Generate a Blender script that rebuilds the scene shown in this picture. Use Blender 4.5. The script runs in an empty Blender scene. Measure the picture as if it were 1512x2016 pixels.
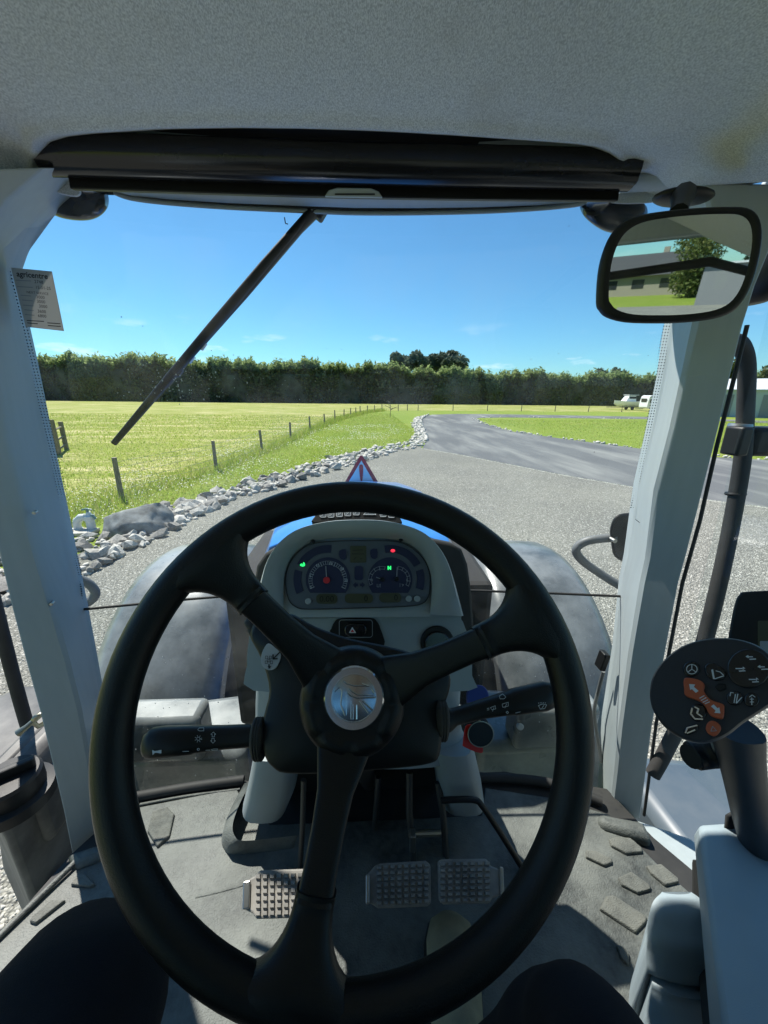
import bpy, bmesh, math, random
import numpy as np
from math import sin, cos, pi, radians, sqrt, atan2
from mathutils import Vector, Matrix, noise

random.seed(7); RNG = np.random.default_rng(11)
S = bpy.context.scene
C = S.collection

# ------------------------------------------------------------------ camera
EYE = Vector((0.014, 0.0, 2.40)); YAW, PITCH, ROLL = radians(2.9), radians(-17.05), radians(0.6)
FW = Vector((sin(YAW)*cos(PITCH), cos(YAW)*cos(PITCH), sin(PITCH)))
_r = Vector((cos(YAW), -sin(YAW), 0)); _u = _r.cross(FW)
RT = _r*cos(ROLL) + _u*sin(ROLL); UP = _u*cos(ROLL) - _r*sin(ROLL)
cam = bpy.data.cameras.new('camera'); cam.sensor_fit = 'HORIZONTAL'; cam.sensor_width = 36; cam.lens = 18
cam.clip_start = 0.02; cam.clip_end = 5000
co = bpy.data.objects.new('camera', cam); C.objects.link(co)
co.matrix_world = Matrix(((RT.x, UP.x, -FW.x, EYE.x), (RT.y, UP.y, -FW.y, EYE.y), (RT.z, UP.z, -FW.z, EYE.z), (0, 0, 0, 1)))
S.camera = co

# ------------------------------------------------------------------ sky, sun, exposure
SUN_AZ, SUN_EL = radians(-38), radians(56)          # azimuth from +Y, positive to the right
w = bpy.data.worlds.new('World'); S.world = w; w.use_nodes = True
nt = w.node_tree; nt.nodes.clear()
N = nt.nodes.new; Lk = nt.links.new
out = N('ShaderNodeOutputWorld'); bg = N('ShaderNodeBackground'); sky = N('ShaderNodeTexSky')
sky.sky_type = 'NISHITA'; sky.sun_disc = False; sky.sun_elevation = SUN_EL; sky.sun_rotation = SUN_AZ
sky.air_density = 1.0; sky.dust_density = 0.25; sky.ozone_density = 3.0; sky.altitude = 50
bg.inputs['Strength'].default_value = 0.072
tc = N('ShaderNodeTexCoord'); mp = N('ShaderNodeMapping'); mp.inputs['Scale'].default_value = (9, 9, 34)
nz = N('ShaderNodeTexNoise'); nz.inputs['Scale'].default_value = 1.0; nz.inputs['Detail'].default_value = 6
rm = N('ShaderNodeMapRange'); rm.inputs['From Min'].default_value = .60; rm.inputs['From Max'].default_value = .74
sx = N('ShaderNodeSeparateXYZ')
lo = N('ShaderNodeMapRange'); lo.inputs['From Min'].default_value = .02; lo.inputs['From Max'].default_value = .075
hi = N('ShaderNodeMapRange'); hi.inputs['From Min'].default_value = .16; hi.inputs['From Max'].default_value = .08
m1 = N('ShaderNodeMath'); m1.operation = 'MULTIPLY'; m2 = N('ShaderNodeMath'); m2.operation = 'MULTIPLY'
m3 = N('ShaderNodeMath'); m3.operation = 'MULTIPLY'; m3.inputs[1].default_value = .55
mixc = N('ShaderNodeMixRGB'); mixc.inputs[2].default_value = (9.5, 10, 10.4, 1)
Lk(tc.outputs['Generated'], mp.inputs['Vector']); Lk(mp.outputs[0], nz.inputs['Vector']); Lk(nz.outputs['Fac'], rm.inputs['Value'])
Lk(tc.outputs['Generated'], sx.inputs[0]); Lk(sx.outputs['Z'], lo.inputs['Value']); Lk(sx.outputs['Z'], hi.inputs['Value'])
Lk(lo.outputs[0], m1.inputs[0]); Lk(hi.outputs[0], m1.inputs[1]); Lk(m1.outputs[0], m2.inputs[0]); Lk(rm.outputs[0], m2.inputs[1])
Lk(m2.outputs[0], m3.inputs[0]); Lk(m3.outputs[0], mixc.inputs[0])
tint = N('ShaderNodeMixRGB'); tint.blend_type = 'MULTIPLY'; tint.inputs[0].default_value = 1; tint.inputs[2].default_value = (.53, .91, 1.05, 1)
Lk(sky.outputs[0], tint.inputs[1]); Lk(tint.outputs[0], mixc.inputs[1]); Lk(mixc.outputs[0], bg.inputs['Color']); Lk(bg.outputs[0], out.inputs[0])

sl = bpy.data.lights.new('sun', 'SUN'); sl.energy = 4.2; sl.angle = radians(0.55); sl.color = (1.0, .95, .87)
so = bpy.data.objects.new('sun', sl); C.objects.link(so)
sd = Vector((sin(SUN_AZ)*cos(SUN_EL), cos(SUN_AZ)*cos(SUN_EL), sin(SUN_EL)))
so.rotation_euler = sd.to_track_quat('Z', 'Y').to_euler(); so.location = sd*60

S.view_settings.view_transform = 'Standard'; S.view_settings.look = 'None'
S.view_settings.exposure = 0.95; S.view_settings.gamma = 1.0; S.view_settings.use_curve_mapping = False
S.cycles.max_bounces = 10; S.cycles.diffuse_bounces = 6; S.cycles.transparent_max_bounces = 24
S.cycles.use_denoising = True
S.cycles.sample_clamp_indirect = 6.0
S.cycles.caustics_reflective = False; S.cycles.caustics_refractive = False

# ------------------------------------------------------------------ picture to place
F_PX = 756.0
def ray(u, v): return FW + RT*((u-756)/F_PX) - UP*((v-1008)/F_PX)
def at(u, v, Y):
    d = ray(u, v); return EYE + d*((Y-EYE.y)/d.y)
def atz(u, v, z):
    d = ray(u, v); return EYE + d*((z-EYE.z)/d.z)
class Plane:
    """A flat face in the cab: p0 on it, n towards the driver."""
    def __init__(s, p0, n):
        s.p = Vector(p0); s.n = Vector(n).normalized()
        s.r = Vector((1, 0, 0)); s.r = (s.r - s.n*s.r.dot(s.n)).normalized(); s.u = s.n.cross(s.r)
    def px(s, u, v, h=0.0):
        d = ray(u, v); q = s.p; t = (q-EYE).dot(s.n)/d.dot(s.n)
        return EYE + d*t + s.n*h
    def loc(s, x, y, h=0.0): return s.p + s.r*x + s.u*y + s.n*h

# ------------------------------------------------------------------ mesh helpers
def catmull(pts, per=6, closed=True):
    n = len(pts); out = []
    pts = [tuple(p) for p in pts]
    rng = range(n) if closed else range(n-1)
    for i in rng:
        if closed: p = [pts[(i+k-1) % n] for k in range(4)]
        else: p = [pts[min(max(i+k-1, 0), n-1)] for k in range(4)]
        for j in range(per):
            t = j/per
            out.append(tuple(.5*((2*b)+(-a+c)*t+(2*a-5*b+4*c-d)*t*t+(-a+3*b-3*c+d)*t**3) for a, b, c, d in zip(*p)))
    if not closed: out.append(pts[-1])
    return [Vector(p) for p in out] if len(pts[0]) == 3 else out
def rrect(x0, y0, x1, y1, r, n=4):
    o = []
    for cx, cy, a0 in ((x1-r, y0+r, -90), (x1-r, y1-r, 0), (x0+r, y1-r, 90), (x0+r, y0+r, 180)):
        for k in range(n+1):
            a = radians(a0+90*k/n); o.append((cx+r*cos(a), cy+r*sin(a)))
    return o
def circ(cx, cy, r, n=24, ry=None, a0=0, a1=360):
    ry = ry or r; full = abs(a1-a0) >= 360
    return [(cx+r*cos(radians(a0+(a1-a0)*k/(n if full else n-1))), cy+ry*sin(radians(a0+(a1-a0)*k/(n if full else n-1)))) for k in range(n)]

class MB:
    def __init__(s): s.v = []; s.f = []
    def add(s, vs, fs):
        o = len(s.v); s.v += [tuple(p) for p in vs]; s.f += [tuple(i+o for i in q) for q in fs]; return s
    def box(s, c, sx, sy, sz, R=None):
        vs = [Vector((a*sx/2, b*sy/2, d*sz/2)) for a in (-1, 1) for b in (-1, 1) for d in (-1, 1)]
        if R is not None: vs = [R @ p for p in vs]
        return s.add([Vector(c)+p for p in vs], [(0, 1, 3, 2), (4, 6, 7, 5), (0, 4, 5, 1), (2, 3, 7, 6), (0, 2, 6, 4), (1, 5, 7, 3)])
    def loft(s, rings, cap0=True, cap1=True, closed=True):
        n = len(rings[0]); vs = [p for r in rings for p in r]; fs = []
        for i in range(len(rings)-1):
            for j in range(n if closed else n-1):
                k = (j+1) % n; fs.append((i*n+j, i*n+k, (i+1)*n+k, (i+1)*n+j))
        if cap0: fs.append(tuple(range(n-1, -1, -1)))
        if cap1: fs.append(tuple((len(rings)-1)*n+j for j in range(n)))
        return s.add(vs, fs)
    def tube(s, pts, r, seg=10, closed=False, up=None, ry=None, sq=2.0, caps=True):
        pts = [Vector(p) for p in pts]; n = len(pts)
        rs = r if hasattr(r, '__len__') else [r]*n
        rys = rs if ry is None else (ry if hasattr(ry, '__len__') else [ry]*n)
        T = []
        for i in range(n):
            a = pts[(i-1) % n] if closed or i > 0 else pts[0]
            b = pts[(i+1) % n] if closed or i < n-1 else pts[-1]
            T.append((b-a).normalized())
        u = Vector(up) if up is not None else (Vector((0, 0, 1)) if abs(T[0].z) < .9 else Vector((0, 1, 0)))
        rings = []
        for i in range(n):
            t = T[i]; u = (u-t*u.dot(t))
            u = u.normalized(); b = t.cross(u); ring = []
            for k in range(seg):
                a = 2*pi*k/seg; ca, sa = cos(a), sin(a)
                if sq != 2.0:
                    ca = math.copysign(abs(ca)**(2/sq), ca); sa = math.copysign(abs(sa)**(2/sq), sa)
                ring.append(pts[i] + b*(rs[i]*ca) + u*(rys[i]*sa))
            rings.append(ring)
            if up is not None: u = Vector(up)
        if closed: rings.append(rings[0])
        return s.loft(rings, caps and not closed, caps and not closed)
    def lathe(s, p, axis, prof, seg=24, caps=True):
        ax = Vector(axis).normalized(); a = ax.orthogonal().normalized(); b = ax.cross(a)
        return s.loft([[Vector(p)+ax*h+a*(r*cos(2*pi*k/seg))+b*(r*sin(2*pi*k/seg)) for k in range(seg)] for r, h in prof], caps, caps)
    def ell(s, c, rx, ry, rz, R=None, nu=16, nv=9):
        rings = []
        for i in range(1, nv):
            ph = pi*i/nv
            ring = [Vector((rx*sin(ph)*cos(2*pi*k/nu), ry*sin(ph)*sin(2*pi*k/nu), rz*cos(ph))) for k in range(nu)]
            rings.append([Vector(c)+(R @ q if R is not None else q) for q in ring])
        return s.loft(rings)
    def prism(s, poly, vec):
        vec = Vector(vec); a = [Vector(p) for p in poly]
        return s.loft([a, [p+vec for p in a]])
    def plate(s, pl, poly, h0, h1):
        a = [pl.px(u, v) for u, v in poly]
        return s.loft([[p+pl.n*h0 for p in a], [p+pl.n*h1 for p in a]])
    def strip(s, rows):
        n = len(rows[0]); vs = [p for r in rows for p in r]
        return s.add(vs, [(i*n+j, i*n+j+1, (i+1)*n+j+1, (i+1)*n+j) for i in range(len(rows)-1) for j in range(n-1)])
    def build(s, name, mat, parent=None, smooth=35, bevel=0, seg=2, solid=0, **props):
        me = bpy.data.meshes.new(name); me.from_pydata(s.v, [], s.f); 
        bm = bmesh.new(); bm.from_mesh(me); bmesh.ops.recalc_face_normals(bm, faces=bm.faces); bm.to_mesh(me); bm.free()
        return link(name, me, mat, parent, smooth, bevel, seg, solid, **props)

def link(name, me, mat, parent=None, smooth=35, bevel=0, seg=2, solid=0, **props):
    if mat is not None and not len(me.materials): me.materials.append(M[mat] if isinstance(mat, str) else mat)
    if smooth:
        me.polygons.foreach_set('use_smooth', [True]*len(me.polygons))
        if smooth < 180: me.set_sharp_from_angle(angle=radians(smooth))
    o = bpy.data.objects.new(name, me); C.objects.link(o)
    if solid:
        m = o.modifiers.new('solid', 'SOLIDIFY'); m.thickness = solid; m.offset = 0
    if bevel:
        m = o.modifiers.new('bevel', 'BEVEL'); m.width = bevel; m.segments = seg; m.limit_method = 'ANGLE'; m.angle_limit = radians(40)
    if parent is not None: setpar(o, parent)
    for k, v in props.items(): o[k] = v
    return o
def setpar(o, p):
    o.parent = p
    o.matrix_parent_inverse = PINV.get(p.name) or Matrix.Identity(4)
PINV = {}
def empty(name, loc, parent=None, **props):
    o = bpy.data.objects.new(name, None); C.objects.link(o); o.empty_display_size = .1
    if parent is None:
        o.location = loc; PINV[o.name] = Matrix.Translation(-Vector(loc))
    else: setpar(o, parent)
    for k, v in props.items(): o[k] = v
    return o
def raw(name, verts, faces, mat, parent=None, smooth=0, **props):
    me = bpy.data.meshes.new(name)
    verts = np.asarray(verts, dtype=np.float32); faces = np.asarray(faces, dtype=np.int32)
    nv, (nf, k) = len(verts), faces.shape
    me.vertices.add(nv); me.vertices.foreach_set('co', verts.ravel())
    me.loops.add(nf*k); me.loops.foreach_set('vertex_index', faces.ravel())
    me.polygons.add(nf); me.polygons.foreach_set('loop_start', np.arange(0, nf*k, k, dtype=np.int32))
    me.update(calc_edges=True); me.validate()
    return link(name, me, mat, parent, smooth, **props)
def text(name, body, pl, u, v, h_px, mat, parent, h=.0008, align='CENTER', ang=0.0, bold=0.0, flip=False):
    """Printed lettering lying on a plane, centred on the picture point u, v and h_px tall."""
    cu = bpy.data.curves.new(name, 'FONT'); cu.body = body; cu.align_x = align; cu.align_y = 'CENTER'; cu.offset = bold; cu.resolution_u = 2
    p0 = pl.px(u, v); size = (pl.px(u, v-h_px)-p0).length*1.38
    cu.size = size
    o = bpy.data.objects.new('tmp', cu); C.objects.link(o); bpy.context.view_layer.update()
    me = bpy.data.meshes.new_from_object(o.evaluated_get(bpy.context.evaluated_depsgraph_get())); bpy.data.objects.remove(o)
    r = (pl.px(u+10*cos(ang), v+10*sin(ang))-p0).normalized(); up = pl.n.cross(r)
    for q in me.vertices: q.co = p0 + r*q.co.x + up*q.co.y + pl.n*h
    return link(name, me, mat, parent, 0)
def strokes(mb, pl, lines, wpx, h=.0008, closed=False):
    """Thin printed lines on a plane, given as picture polylines."""
    for ln in lines:
        P = [pl.px(u, v) + pl.n*h for u, v in ln]
        for a, b in zip(P, P[1:]):
            d = (b-a)
            if d.length < 1e-6: continue
            w_ = (pl.px(ln[0][0]+wpx, ln[0][1])-pl.px(*ln[0])).length*.5
            s_ = pl.n.cross(d.normalized())*w_; e = d.normalized()*w_*.5
            mb.add([a-s_-e, b-s_+e, b+s_+e, a+s_-e], [(0, 1, 2, 3)])
    return mb
# ------------------------------------------------------------------ materials
M = {}
def mat(name, col, rough=.6, metal=0.0, spec=.5, var=0.0, vscale=30.0, bump=0.0, bscale=200.0, dust=0.0, dust_col=(.42, .41, .37), dscale=6.0, coat=0.0, emit=None, estr=1.0, detail=4, stretch=None, sheen=0.0, rvar=0.0):
    m = bpy.data.materials.new(name); m.use_nodes = True; t = m.node_tree; b = t.nodes['Principled BSDF']
    b.inputs['Roughness'].default_value = rough; b.inputs['Metallic'].default_value = metal; b.inputs['Specular IOR Level'].default_value = spec
    b.inputs['Coat Weight'].default_value = coat; b.inputs['Sheen Weight'].default_value = sheen
    b.inputs['Base Color'].default_value = (*col, 1)
    need = var or bump or dust or rvar
    if need:
        c = t.nodes.new('ShaderNodeTexCoord'); vec = c.outputs['Object']
        if stretch:
            g = t.nodes.new('ShaderNodeMapping'); g.inputs['Scale'].default_value = stretch; t.links.new(vec, g.inputs[0]); vec = g.outputs[0]
    colsock = None
    if var:
        n = t.nodes.new('ShaderNodeTexNoise'); n.inputs['Scale'].default_value = vscale; n.inputs['Detail'].default_value = detail; t.links.new(vec, n.inputs['Vector'])
        r = t.nodes.new('ShaderNodeValToRGB'); e = r.color_ramp.elements
        e[0].position = .32; e[1].position = .68
        e[0].color = (*[x*(1-var) for x in col], 1); e[1].color = (*[min(1, x*(1+var)) for x in col], 1)
        t.links.new(n.outputs['Fac'], r.inputs[0]); colsock = r.outputs[0]
    if dust:
        n = t.nodes.new('ShaderNodeTexNoise'); n.inputs['Scale'].default_value = dscale; n.inputs['Detail'].default_value = 8; n.inputs['Roughness'].default_value = .65
        t.links.new(c.outputs['Object'], n.inputs['Vector'])
        r = t.nodes.new('ShaderNodeMapRange'); r.inputs['From Min'].default_value = .38; r.inputs['From Max'].default_value = .72; r.inputs['To Max'].default_value = dust
        t.links.new(n.outputs['Fac'], r.inputs['Value'])
        x = t.nodes.new('ShaderNodeMixRGB'); x.inputs[1].default_value = (*col, 1); x.inputs[2].default_value = (*dust_col, 1)
        if colsock: t.links.new(colsock, x.inputs[1])
        t.links.new(r.outputs[0], x.inputs[0]); colsock = x.outputs[0]
    if rvar:
        n = t.nodes.new('ShaderNodeTexNoise'); n.inputs['Scale'].default_value = 14; n.inputs['Detail'].default_value = 5; t.links.new(c.outputs['Object'], n.inputs['Vector'])
        r = t.nodes.new('ShaderNodeMapRange'); r.inputs['To Min'].default_value = max(.02, rough-rvar); r.inputs['To Max'].default_value = min(1, rough+rvar)
        t.links.new(n.outputs['Fac'], r.inputs['Value']); t.links.new(r.outputs[0], b.inputs['Roughness'])
    if colsock: t.links.new(colsock, b.inputs['Base Color'])
    if bump:
        n = t.nodes.new('ShaderNodeTexNoise'); n.inputs['Scale'].default_value = bscale; n.inputs['Detail'].default_value = 3; t.links.new(vec, n.inputs['Vector'])
        k = t.nodes.new('ShaderNodeBump'); k.inputs['Strength'].default_value = bump; k.inputs['Distance'].default_value = .002
        t.links.new(n.outputs['Fac'], k.inputs['Height']); t.links.new(k.outputs[0], b.inputs['Normal'])
    if emit:
        b.inputs['Emission Color'].default_value = (*emit, 1); b.inputs['Emission Strength'].default_value = estr
    M[name] = m; return m
def leafmat(name, cols, transl=.25):
    m = bpy.data.materials.new(name); m.use_nodes = True; t = m.node_tree; b = t.nodes['Principled BSDF']
    b.inputs['Roughness'].default_value = .65; b.inputs['Specular IOR Level'].default_value = .25
    g = t.nodes.new('ShaderNodeNewGeometry'); r = t.nodes.new('ShaderNodeValToRGB')
    e = r.color_ramp.elements; e[0].position = 0; e[0].color = (*cols[0], 1); e[1].position = 1; e[1].color = (*cols[-1], 1)
    for k, c in enumerate(cols[1:-1]): x = e.new((k+1)/(len(cols)-1)); x.color = (*c, 1)
    t.links.new(g.outputs['Random Per Island'], r.inputs[0]); t.links.new(r.outputs[0], b.inputs['Base Color'])
    d = t.nodes.new('ShaderNodeBsdfTranslucent'); t.links.new(r.outputs[0], d.inputs[0])
    x = t.nodes.new('ShaderNodeMixShader'); x.inputs[0].default_value = transl
    o = t.nodes['Material Output']; t.links.new(b.outputs[0], x.inputs[1]); t.links.new(d.outputs[0], x.inputs[2]); t.links.new(x.outputs[0], o.inputs[0])
    M[name] = m
mat('cab_grey', (.40, .455, .47), .5, var=.035, vscale=1, stretch=(60, 60, 5), detail=6, bump=.12, bscale=700, dust=.22, dust_col=(.5, .5, .46), dscale=4, rvar=.1)
mat('trim_grey', (.30, .345, .36), .5, var=.04, vscale=12, bump=.15, bscale=900, dust=.12, dscale=7, rvar=.1)
mat('console_grey', (.33, .395, .43), .5, var=.04, vscale=12, bump=.15, bscale=900, dust=.12, dscale=7)
mat('wheel_black', (.0045, .005, .006), .38, spec=.32, bump=.22, bscale=900, dust=.14, dust_col=(.035, .035, .034), dscale=5, rvar=.08)
mat('black_plastic', (.008, .0085, .0095), .45, spec=.35, bump=.1, bscale=900, dust=.2, dust_col=(.04, .04, .038), dscale=6, rvar=.1)
mat('black_gloss', (.012, .012, .014), .18, rvar=.08, dust=.1, dust_col=(.06, .06, .06))
mat('black_rubber', (.02, .02, .02), .7, dust=.3, dust_col=(.11, .105, .095), dscale=7)
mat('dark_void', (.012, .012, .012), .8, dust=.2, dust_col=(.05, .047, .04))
mat('fender_plastic', (.10, .112, .115), .32, var=.2, vscale=6, bump=.1, bscale=300, dust=.85, dust_col=(.38, .40, .40), dscale=2.6, rvar=.18)
mat('tank_plastic', (.065, .063, .06), .5, dust=.8, dust_col=(.24, .23, .21), dscale=5, bump=.1, bscale=500)
mat('floor_mat', (.060, .066, .062), .56, var=.35, vscale=75, bump=.8, bscale=300, dust=1.0, dust_col=(.20, .21, .19), dscale=7, rvar=.2)
mat('mat_pad', (.10, .105, .095), .7, var=.25, vscale=90, bump=1.0, bscale=420, dust=.8, dust_col=(.21, .21, .18), dscale=14)
mat('pedal_rubber', (.20, .19, .175), .7, dust=.8, dust_col=(.42, .39, .35), dscale=16)
mat('steel', (.42, .41, .38), .38, metal=1.0, rvar=.15)
mat('dark_steel', (.09, .09, .088), .5, metal=.7, dust=.3, dust_col=(.12, .1, .07))
mat('brass', (.36, .34, .26), .35, metal=1.0, rvar=.12)
mat('chrome', (.72, .74, .77), .14, metal=1.0)
mat('mirror_glass', (.86, .88, .88), .015, metal=1.0)
mat('blue_paint', (.02, .19, .62), .28, coat=.6, dust=.15, dust_col=(.2, .3, .5))
mat('dial_navy', (.010, .016, .055), .5)
mat('lens_panel', (.085, .105, .125), .5, var=.05)
mat('lcd', (.055, .062, .035), .35)
mat('lcd_ink', (.006, .007, .006), .5)
mat('print_white', (.62, .65, .68), .6)
mat('print_dim', (.30, .33, .37), .6)
mat('print_black', (.02, .02, .02), .6)
mat('print_red', (.55, .02, .03), .5)
mat('lamp_green', (.01, .3, .06), .4, emit=(.03, 1, .2), estr=.7)
mat('lamp_red', (.4, .01, .02), .4, emit=(1, .04, .08), estr=.9)
mat('orange_key', (.50, .10, .035), .45)
mat('red_tag', (.62, .02, .015), .45)
mat('blue_key', (.012, .03, .22), .4)
mat('sign_white', (.72, .73, .70), .5, dust=.15)
mat('lever_dark', (.022, .026, .034), .45, bump=.1, bscale=900, dust=.2, dust_col=(.05, .052, .055), dscale=6, rvar=.1)
mat('casing_shade_blue', (.07, .10, .13), .4, dust=.5, dust_col=(.16, .18, .19), dscale=5, rvar=.15)  # dark blue of shadowed glass painted into the casing colour
mat('tube_grey', (.13, .14, .145), .5, dust=.3, dust_col=(.22, .22, .21))
leafmat('paper', [(.55, .54, .52), (.55, .54, .52)], .6)
mat('label_white', (.55, .57, .6), .5)
mat('trouser', (.013, .0135, .018), .9, spec=.1, sheen=.01, bump=.5, bscale=900, var=.25, vscale=9)
mat('shirt', (.05, .055, .07), .9, bump=.5, bscale=700)
mat('skin', (.34, .22, .165), .5, var=.06, vscale=30)
mat('hair', (.035, .025, .018), .7, var=.3, vscale=90)
mat('shoe', (.26, .225, .14), .8, bump=.4, bscale=500, var=.15, vscale=40)
mat('shoe_sole', (.05, .045, .04), .8)
mat('seat_fabric', (.05, .06, .08), .9, bump=.5, bscale=600, var=.3, vscale=60)
mat('white_pvc', (.66, .68, .66), .4, dust=.2)
mat('tap_green', (.10, .22, .20), .45)
mat('wood_post', (.22, .185, .13), .85, var=.35, vscale=9, bump=.5, bscale=60, stretch=(6, 6, 1))
mat('wire', (.30, .31, .31), .4, metal=.8)
mat('boulder', (.19, .20, .195), .85, var=.55, vscale=3.2, bump=.9, bscale=22, detail=8)
for k, c in enumerate([(.34, .325, .29), (.50, .48, .43), (.22, .21, .19)]): mat('rock%d' % k, c, .85, var=.30, vscale=7, bump=.8, bscale=40, detail=7)
mat('tyre', (.022, .021, .02), .8, dust=.5, dust_col=(.12, .1, .075), dscale=6)
mat('bark', (.10, .085, .07), .9, var=.3, vscale=4)
mat('boat_white', (.88, .88, .88), .4); mat('dark_glass', (.03, .035, .04), .15); mat('caravan_white', (.76, .77, .75), .5)
mat('shed_wall', (.42, .46, .46), .5); mat('shed_roof', (.62, .65, .66), .45); mat('house_roof', (.05, .052, .055), .6); mat('house_wall', (.30, .27, .22), .8)
mat('garage_grey', (.22, .225, .23), .6)

leafmat('hedge_leaf', [(.065, .09, .06), (.10, .14, .075), (.14, .18, .09), (.20, .205, .15)], .45)  # leaf colours lightened and greyed to stand for distance haze
leafmat('hedge_top_lit', [(.17, .235, .085), (.23, .30, .11), (.30, .36, .16)], .6)  # sun on the hedge top put into brighter leaf colours
leafmat('pine_leaf', [(.07, .095, .07), (.10, .13, .09), (.13, .155, .11)], .4)
leafmat('tree_leaf', [(.05, .08, .02), (.09, .12, .03), (.16, .17, .05)])
leafmat('grass_blade', [(.24, .36, .035), (.28, .40, .04), (.36, .41, .08), (.48, .44, .18)], .55)
leafmat('clover', [(.55, .56, .45), (.75, .76, .68)], .2)
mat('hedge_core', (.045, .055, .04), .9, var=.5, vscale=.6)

def groundmat(name, kind):
    m = bpy.data.materials.new(name); m.use_nodes = True; t = m.node_tree; b = t.nodes['Principled BSDF']; L = t.links.new
    b.inputs['Roughness'].default_value = .9; b.inputs['Specular IOR Level'].default_value = .15
    c = t.nodes.new('ShaderNodeTexCoord').outputs['Object']
    def nz(scale, detail=5, st=None, rough=.55, rot=0):
        v = c
        if st:
            g = t.nodes.new('ShaderNodeMapping'); g.inputs['Scale'].default_value = st; g.inputs['Rotation'].default_value = (0, 0, rot); L(c, g.inputs[0]); v = g.outputs[0]
        n = t.nodes.new('ShaderNodeTexNoise'); n.inputs['Scale'].default_value = scale; n.inputs['Detail'].default_value = detail; n.inputs['Roughness'].default_value = rough; L(v, n.inputs['Vector']); return n.outputs['Fac']
    def ramp(f, stops):
        r = t.nodes.new('ShaderNodeValToRGB'); e = r.color_ramp.elements
        e[0].position, e[0].color = stops[0][0], (*stops[0][1], 1); e[1].position, e[1].color = stops[-1][0], (*stops[-1][1], 1)
        for p, q in stops[1:-1]: x = e.new(p); x.color = (*q, 1)
        L(f, r.inputs[0]); return r.outputs[0]
    def mix(f, a, b_, mode='MIX'):
        x = t.nodes.new('ShaderNodeMixRGB'); x.blend_type = mode
        for s_, q in ((x.inputs[0], f), (x.inputs[1], a), (x.inputs[2], b_)):
            if isinstance(q, (int, float)): s_.default_value = q
            elif isinstance(q, tuple): s_.default_value = (*q, 1)
            else: L(q, s_)
        return x.outputs[0]
    def rng(f, a, b_, lo=0, hi=1):
        r = t.nodes.new('ShaderNodeMapRange'); r.inputs['From Min'].default_value = a; r.inputs['From Max'].default_value = b_; r.inputs['To Min'].default_value = lo; r.inputs['To Max'].default_value = hi; L(f, r.inputs['Value']); return r.outputs[0]
    def bump(f, s_, d_):
        k = t.nodes.new('ShaderNodeBump'); k.inputs['Strength'].default_value = s_; k.inputs['Distance'].default_value = d_; L(f, k.inputs['Height']); L(k.outputs[0], b.inputs['Normal'])
    if kind == 'lawn':
        a = ramp(nz(.35, 6), [(.3, (.185, .265, .038)), (.55, (.225, .295, .048)), (.75, (.275, .305, .08))])
        f = ramp(nz(9, 6), [(.3, (.45, .45, .45)), (.7, (1.3, 1.3, 1.25))])
        L(mix(1.0, a, f, 'MULTIPLY'), b.inputs['Base Color']); bump(nz(30, 4), .6, .05)
    elif kind == 'field':
        a = ramp(nz(.25, 6), [(.3, (.22, .275, .045)), (.6, (.29, .31, .075)), (.8, (.36, .34, .13))])
        sw = rng(nz(1.0, 8, (.16, .62, 1), .70, radians(14)), .49, .66)
        a2 = mix(sw, a, (.60, .53, .29))
        f = ramp(nz(7, 6), [(.3, (.5, .5, .5)), (.7, (1.3, 1.28, 1.2))])
        L(mix(1.0, a2, f, 'MULTIPLY'), b.inputs['Base Color']); bump(nz(14, 5), .6, .06)
    elif kind == 'gravel':
        v = t.nodes.new('ShaderNodeTexVoronoi'); v.inputs['Scale'].default_value = 50; L(c, v.inputs['Vector'])
        a = ramp(v.outputs['Color'], [(0, (.20, .20, .175)), (.45, (.315, .315, .28)), (1, (.47, .465, .415))])
        e = ramp(v.outputs['Distance'], [(.25, (1, 1, 1)), (.62, (.6, .6, .6))])
        big = ramp(nz(.5, 6), [(.3, (.86, .86, .86)), (.7, (1.12, 1.11, 1.07))])
        L(mix(1.0, mix(1.0, a, e, 'MULTIPLY'), big, 'MULTIPLY'), b.inputs['Base Color'])
        inv = t.nodes.new('ShaderNodeMath'); inv.operation = 'SUBTRACT'; inv.inputs[0].default_value = 1; L(v.outputs['Distance'], inv.inputs[1]); bump(inv.outputs[0], 1.0, .02)
    elif kind == 'asphalt':
        a = ramp(nz(60, 5), [(.3, (.105, .11, .113)), (.7, (.15, .156, .158))])
        tr = rng(nz(1.0, 6, (.8, .13, 1), .6, radians(-22)), .46, .70)
        a = mix(tr, a, (.25, .255, .24))
        big = ramp(nz(.18, 4), [(.3, (.85, .85, .86)), (.7, (1.15, 1.15, 1.13))])
        L(mix(1.0, a, big, 'MULTIPLY'), b.inputs['Base Color']); bump(nz(120, 3), .3, .01); b.inputs['Roughness'].default_value = .75
    M[name] = m
for k in ('lawn', 'field', 'gravel', 'asphalt'): groundmat(k, k)

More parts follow.
